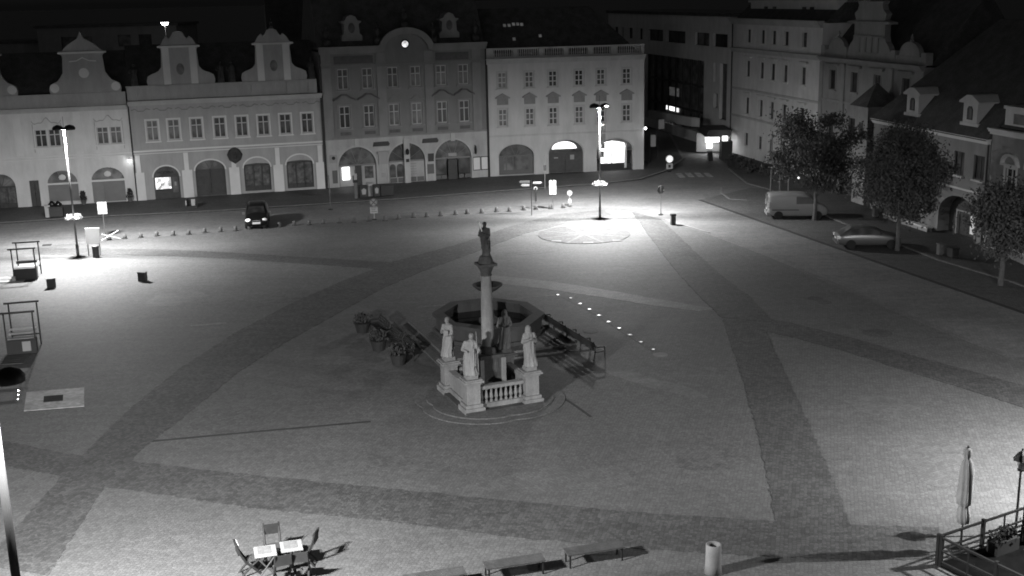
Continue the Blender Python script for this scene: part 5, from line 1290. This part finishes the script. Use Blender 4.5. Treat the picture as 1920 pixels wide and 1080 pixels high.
# white van
vn = car('parked_van', 'white van with brightly lit rear doors parked behind the first tree', G(1492,408), R(-6),
    [(-2.2,.45,1.1,1.8,.83,.74),(-2.15,.25,1.1,1.93,.86,.76),(-1.6,.22,1.1,1.97,.88,.77),(.2,.22,1.1,1.97,.88,.77),(.9,.22,1.1,1.9,.88,.74),(1.5,.22,1.1,1.25,.88,.74),(2.1,.24,.95,1.0,.84,.7),(2.35,.34,.75,.78,.74,.62)], M['wpaint'], (-1.4,1.5), .33, cat='van')
side_glass(vn, [(-.1,1.75),(.75,1.72),(.9,1.68)], [(-.1,1.2),(.75,1.2),(1.3,1.2)], .81, .875)
for y0, y1 in ((-.66,-.06),(.06,.66)): MB().box(-2.235,-2.2,y0,y1,1.2,1.72).build('rear_window', M['sglass'], vn)
MB().box(-2.23,-2.18,-.012,.012,.5,1.85).build('door_seam', M['dgrey'], vn)
for y in (-.8,.8): MB().box(-2.24,-2.1,y-.06,y+.06,.95,1.35).build('tail_light', M['lens'], vn)
MB().box(-2.3,-2.1,-.82,.82,.36,.55).build('bumper', M['lgrey'], vn); MB().box(-2.25,-2.22,-.27,.27,.7,.82).build('number_plate', M['paper'], vn)
MB().box(-1.9,.1,-.905,-.86,.72,.78).build('side_strip', M['dgrey'], vn)
MB().add([(1.0,-.6,1.86),(1.0,.6,1.86),(1.5,.72,1.32),(1.5,-.72,1.32)], [(0,1,2,3)]).build('windscreen', vg, vn)
# black people carrier, nose towards the camera
bk = car('parked_car', 'black people carrier facing the square on the road with one bright headlamp', (-19.8,90.5,0), R(-80),
    [(-2.1,.4,.95,1.3,.74,.66),(-2.0,.25,.98,1.6,.84,.66),(-1.2,.2,.98,1.74,.88,.68),(0,.2,.98,1.76,.88,.68),(.6,.2,.98,1.62,.88,.66),(1.3,.2,.98,1.1,.88,.72),(1.9,.22,.88,.93,.85,.66),(2.2,.32,.68,.7,.74,.6)], M['black'], (-1.35,1.35), .33)
side_glass(bk, [(-1.7,1.58),(0,1.66),(.5,1.58)], [(-1.8,1.08),(0,1.05),(1.0,1.05)], .72, .865)
MB().add([(.72,-.55,1.6),(.72,.55,1.6),(1.32,.7,1.15),(1.32,-.7,1.15)], [(0,1,2,3)]).build('windscreen', vg, bk)
for y in (-.62,.62): MB().ball((2.02,y,.76), .14, .2, .12, 12, 8).build('headlight', M['lens'] if y > 0 else glow('bright_headlamp', 1.6, 0, base=.9), bk, True)
MB().box(2.2,2.26,-.3,.3,.48,.62).build('number_plate', M['paper'], bk); MB().box(2.16,2.24,-.3,.3,.7,.76).build('grille', M['chrome'], bk)
for y0 in (.88,-1.08): MB().box(.75,.92,y0,y0+.2,1.02,1.2).build('mirror', M['mgrey'], bk)
# ================================================================== market stalls at the left
def stall(label, q, rot, white, h=2.35):
    t = thing('market_stall', label, 'market stall', G(*q), rot, 'open market stalls at the left edge')
    w, d = 1.35, 1.7
    for x in (-w/2,w/2):
        for y, hh in ((-d*.15,h*.86),(d*.85,h*.9)): MB().box(x-.035,x+.035,y-.035,y+.035,0,hh).build('post', M['dwood'], t)
    for y, hh in ((-d*.15,h*.86),(d*.85,h*.9)): MB().box(-w/2-.22,w/2+.12,y-.04,y+.04,hh,hh+.09).build('top_rail', M['dwood'], t)
    MB().box(-w/2+.02,w/2-.02,d*.82,d*.88,.55,.62).build('back_rail', M['dwood'], t)
    MB().box(-w/2-.02,w/2+.02,-.35,.25,.05,.78).build('counter', M['dgrey'], t)
    mb = MB()
    if white:
        for y in (-.1,.3,.75): mb.box(-w/2+.05,w/2-.05,y-.14,y+.14,.8+.16*(y > 0)+.1*(y > .5),.84+.16*(y > 0)+.1*(y > .5))
        mb.build('shelf', M['pwood'], t)
        MB().box(.05,.45,-.4,-.355,.2,.7).build('notice', M['lgrey'], t)
    else:
        mb.box(-w/2+.05,w/2-.05,.55,.8,.95,1.1).build('shelf', M['dwood'], t)
        MB().box(-w/2+.05,w/2-.05,.9,1.3,.6,.66).build('tray', M['pwood'], t)
        MB().box(-w/2-.12,-w/2+.12,-.6,-.4,.0,.35).build('box', M['white'], t)
    return t
stall('open timber market stall with a dark counter nearest the left lamp', (50,524), R(12), False)
stall('open timber market stall with pale shelves, second from the left lamp', (44,662), R(14), True, 2.5)
t = thing('duckboard', 'pale slatted wooden platform lying in front of the farther market stall', 'platform', G(16,526), R(8))
mb = MB()
for i in range(6): mb.box(-1.4,1.1,-.75+.27*i,-.52+.27*i,.03,.07)
mb.build('slats', M['pwood'], t); MB().box(-1.3,-1.2,-.75,.85,0,.03).box(.9,1,-.75,.85,0,.03).build('bearers', M['wood'], t)
t = thing('duckboard', 'dark slatted wooden platform lying in front of the nearer market stall', 'platform', G(16,676), R(8))
mb = MB()
for i in range(5): mb.box(-1.3,.9,-.8+.33*i,-.5+.33*i,.03,.07)
mb.build('slats', M['wood'], t); MB().box(-1.2,-1.1,-.8,.85,0,.03).build('bearers', M['dwood'], t)
# ================================================================== foreground furniture
def cafe_table(label, q, rot):
    t = thing('cafe_table', label, 'table', G(*q,.76)+(0,), rot, 'white topped folding tables')
    MB().box(-.33,.33,-.36,.36,.73,.76).build('tabletop', M['tabletop'], t)
    for k_, y in enumerate((-.3,.3)):
        MB().tube([(-.28,y,.0),(.28,y,.72)], .022, 6).build('leg', M['metal'], t); MB().tube([(.28,y*.93,.0),(-.28,y*.93,.72)], .022, 6).build('leg', M['metal'], t)
    return t
def menu(label, loc, rot):
    o = MB().box(-.2,.2,-.24,.24,0,.012).build('table_sheet', M['canvas2'], None, False, loc, rot); tag(o, label, 'printed sheet', 'sheets on the folding tables')
TQ = [(497,1033),(546,1023)]
for i, q in enumerate(TQ):
    cafe_table(('white topped folding table on the left of the foreground pair','white topped folding table on the right of the foreground pair')[i], q, AA)
    g_ = G(*q,.76); menu(('printed sheet lying on the left foreground table','printed sheet lying on the right foreground table')[i], (g_[0]-.04,g_[1]+.05,.762), AA)
def folding_chair(label, q, rot, z=0., sheet=False):
    """+y = the side the sitter faces"""
    t = thing('folding_chair', label, 'chair', (q[0],q[1],0), rot, 'dark folding chairs round the foreground tables')
    mb = MB()
    for i in range(4): mb.box(-.2,.2,-.18+.11*i,-.085+.11*i,.44,.465)
    mb.build('seat', M['wood'], t)
    for i in range(1): MB().box(-.22,.22,-.335,-.305,.68,.97).build('backrest', M['dwood'], t)
    for x in (-.21,.21):
        MB().tube([(x,-.36,1.0),(x,-.29,.74),(x,-.14,.45),(x,.1,.2),(x,.26,0)], [.026,.032,.036,.034,.028], 6).build('front_leg', M['dwood'], t)
        MB().tube([(x*.85,.2,.45),(x*.85,.0,.3),(x*.85,-.2,.12),(x*.85,-.3,0)], [.026,.03,.03,.026], 6).build('rear_leg', M['dwood'], t)
    MB().cyl((-.2,-.24,.08),(.2,-.24,.08),.014,n=6).build('stretcher', M['dwood'], t)
    if sheet: MB().box(-.19,.19,-.309,-.3,.76,.99).build('back_panel', M['paper'], t)
    t.scale = (1.13,1.13,1.13)
    return t
tc = (Vector(G(*TQ[0],.76))+Vector(G(*TQ[1],.76)))/2
ax, ay = Vector((math.cos(AA),math.sin(AA))), Vector((-math.sin(AA),math.cos(AA)))
folding_chair('dark folding chair at the left end of the tables with a white back', tc-ax*.86+ay*.1, AA-R(82), sheet=True)
folding_chair('dark folding chair behind the tables facing the camera', tc+ay*.72-ax*.12, AA+R(180))
folding_chair('dark folding chair at the right end of the tables, turned sideways', tc+ax*.82+ay*.22, AA+R(68))
folding_chair('dark folding chair in front of the gap between the tables', tc-ay*.86+ax*.02, AA+R(6))
folding_chair('dark folding chair in front of the right table cut by the lower edge', tc-ay*.8+ax*.62, AA+R(-12))
def flat_bench(label, a, L_=1.8):
    t = thing('park_bench', label, 'bench', a, AA, 'backless benches along the lower edge')
    mb = MB()
    for i in range(5): mb.box(-.02,L_+.02,-.04+.105*i,.055+.105*i,.43,.475)
    mb.build('seat', M['wood'], t)
    for x in (.06,L_-.06): MB().box(x-.025,x+.025,-.02,.02,0,.43).box(x-.025,x+.025,.42,.46,0,.43).box(x-.025,x+.025,.02,.42,.38,.43).build('leg_frame', M['dmetal'], t)
flat_bench('backless dark bench at the right of the three along the lower edge', G(1066,1067))
flat_bench('backless dark bench in the middle of the three along the lower edge', G(914,1093))
flat_bench('backless dark bench at the left, mostly cut off by the lower edge', G(762,1119))
t = thing('litter_bin', 'pale slanted concrete litter bin at the lower edge', 'bin', G(1337,1074), 0)
MB().lathe([(.27,0),(.24,.3),(.235,.93),(.2,.95),(.17,.93),(.17,.7)], 20, Matrix.Shear('XY',4,(0,0)) ).build('body', M['kerb'], t, True)
MB().lathe([(.02,.72),(.165,.74)], 16).build('liner', M['dmetal'], t)
# terrace with railing, closed parasol and lantern
fc = Vector(G(1757,1060)); f1 = Vector(G(1920,1003)); dx = (f1-fc).normalized(); dy = Vector((dx[1],-dx[0]))
rt = math.atan2(dx[1],dx[0]); te = [fc, fc+dx*14, fc+dx*14+dy*9, fc+dy*9]
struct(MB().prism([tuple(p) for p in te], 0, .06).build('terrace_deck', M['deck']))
def railing(label, o, d, n, sp=1.95, h=.98):
    t = thing('railing', label, 'railing', o, math.atan2(d[1],d[0]), 'terrace railings'); L_ = n*sp
    for i in range(n+1): MB().box(i*sp-.05,i*sp+.05,-.05,.05,0,h+.06).build('post', M['dmetal'], t)
    mb = MB().box(0,L_,-.035,.035,h-.06,h).box(0,L_,-.025,.025,.5,.55).box(0,L_,-.025,.025,.16,.2)
    mb.build('rail', M['dmetal'], t)
    for i in range(n): MB().box((i+.5)*sp-.02,(i+.5)*sp+.02,-.02,.02,.2,h-.06).build('upright', M['dmetal'], t)
railing('long dark metal railing along the far side of the terrace at lower right', fc, dx, 6)
railing('dark metal railing closing the left end of the terrace', fc+dy*.12, dy, 4)
up_ = Vector(G(1801,1034)); t = thing('closed_parasol', 'tall closed canvas parasol standing by the terrace railing', 'parasol', up_)
MB().cyl((0,0,0),(0,0,3.35),.03,n=10).build('pole', M['metal'], t)
MB().box(-.3,.3,-.3,.3,0,.08).build('base', M['dgrey'], t)
mb = MB().lathe([(.05,3.42),(.1,3.38),(.13,3.2),(.08,3.08),(.15,2.95),(.19,2.6),(.2,2.2),(.22,1.8),(.2,1.62),(.13,1.55),(.17,1.4),(.2,1.2),(.16,.98),(.06,.95)], 30, T(.0,0,0), fold=.16, nf=8)
v = []
for x, y, z in mb.v: v.append((x+.02*math.sin(z*3.1), y+.02*math.cos(z*2.3), z))
mb.v = v; mb.build('canopy', M['canvas'], t, True)
MB().lathe([(.15,1.55),(.155,1.62)], 20).build('tie_strap', M['dgrey'], t)
MB().ball((0,0,3.45),.045,n=8,m=6).build('finial', M['dgrey'], t)
t = thing('garden_lantern', 'unlit glass lantern on a thin post at the right edge of the terrace', 'lantern', G(1903,1006), R(10))
MB().tube([(0,0,0),(0,0,.3),(0,0,2.25)], [.06,.045,.035], 8).build('post', M['metal'], t)
lt = MB().lathe([(.1,2.3),(.17,2.6)], 6).build('lantern_glass', M['lgrey'], t)
MB().lathe([(.28,2.6),(.15,2.8),(.03,2.9),(.03,2.98)], 6).build('lantern_roof', M['dmetal'], t)
MB().lathe([(.03,2.2),(.12,2.26),(.12,2.3)], 6).build('lantern_base', M['dmetal'], t)
p = up_+dx*.95+dy*.35
for i, (f, lb) in enumerate(((2.35,'dark planter box with a shrub behind the railing near the lantern'),(3.9,'dark planter box with a shrub at the right edge behind the railing'))):
    p = fc+dx*f*1.0+dy*.45; t = thing('planter', lb, 'planter', (p[0],p[1],.06), rt)
    MB().box(-.5,.5,-.2,.2,0,.42).build('box', M['dgrey'], t); rnd = random.Random(60+i)
    MB().leaves([(rnd.uniform(-.45,.45),rnd.gauss(0,.12),.42+.3*rnd.random()) for k_ in range(260)], .07, rnd).build('foliage', M['leafd'], t)
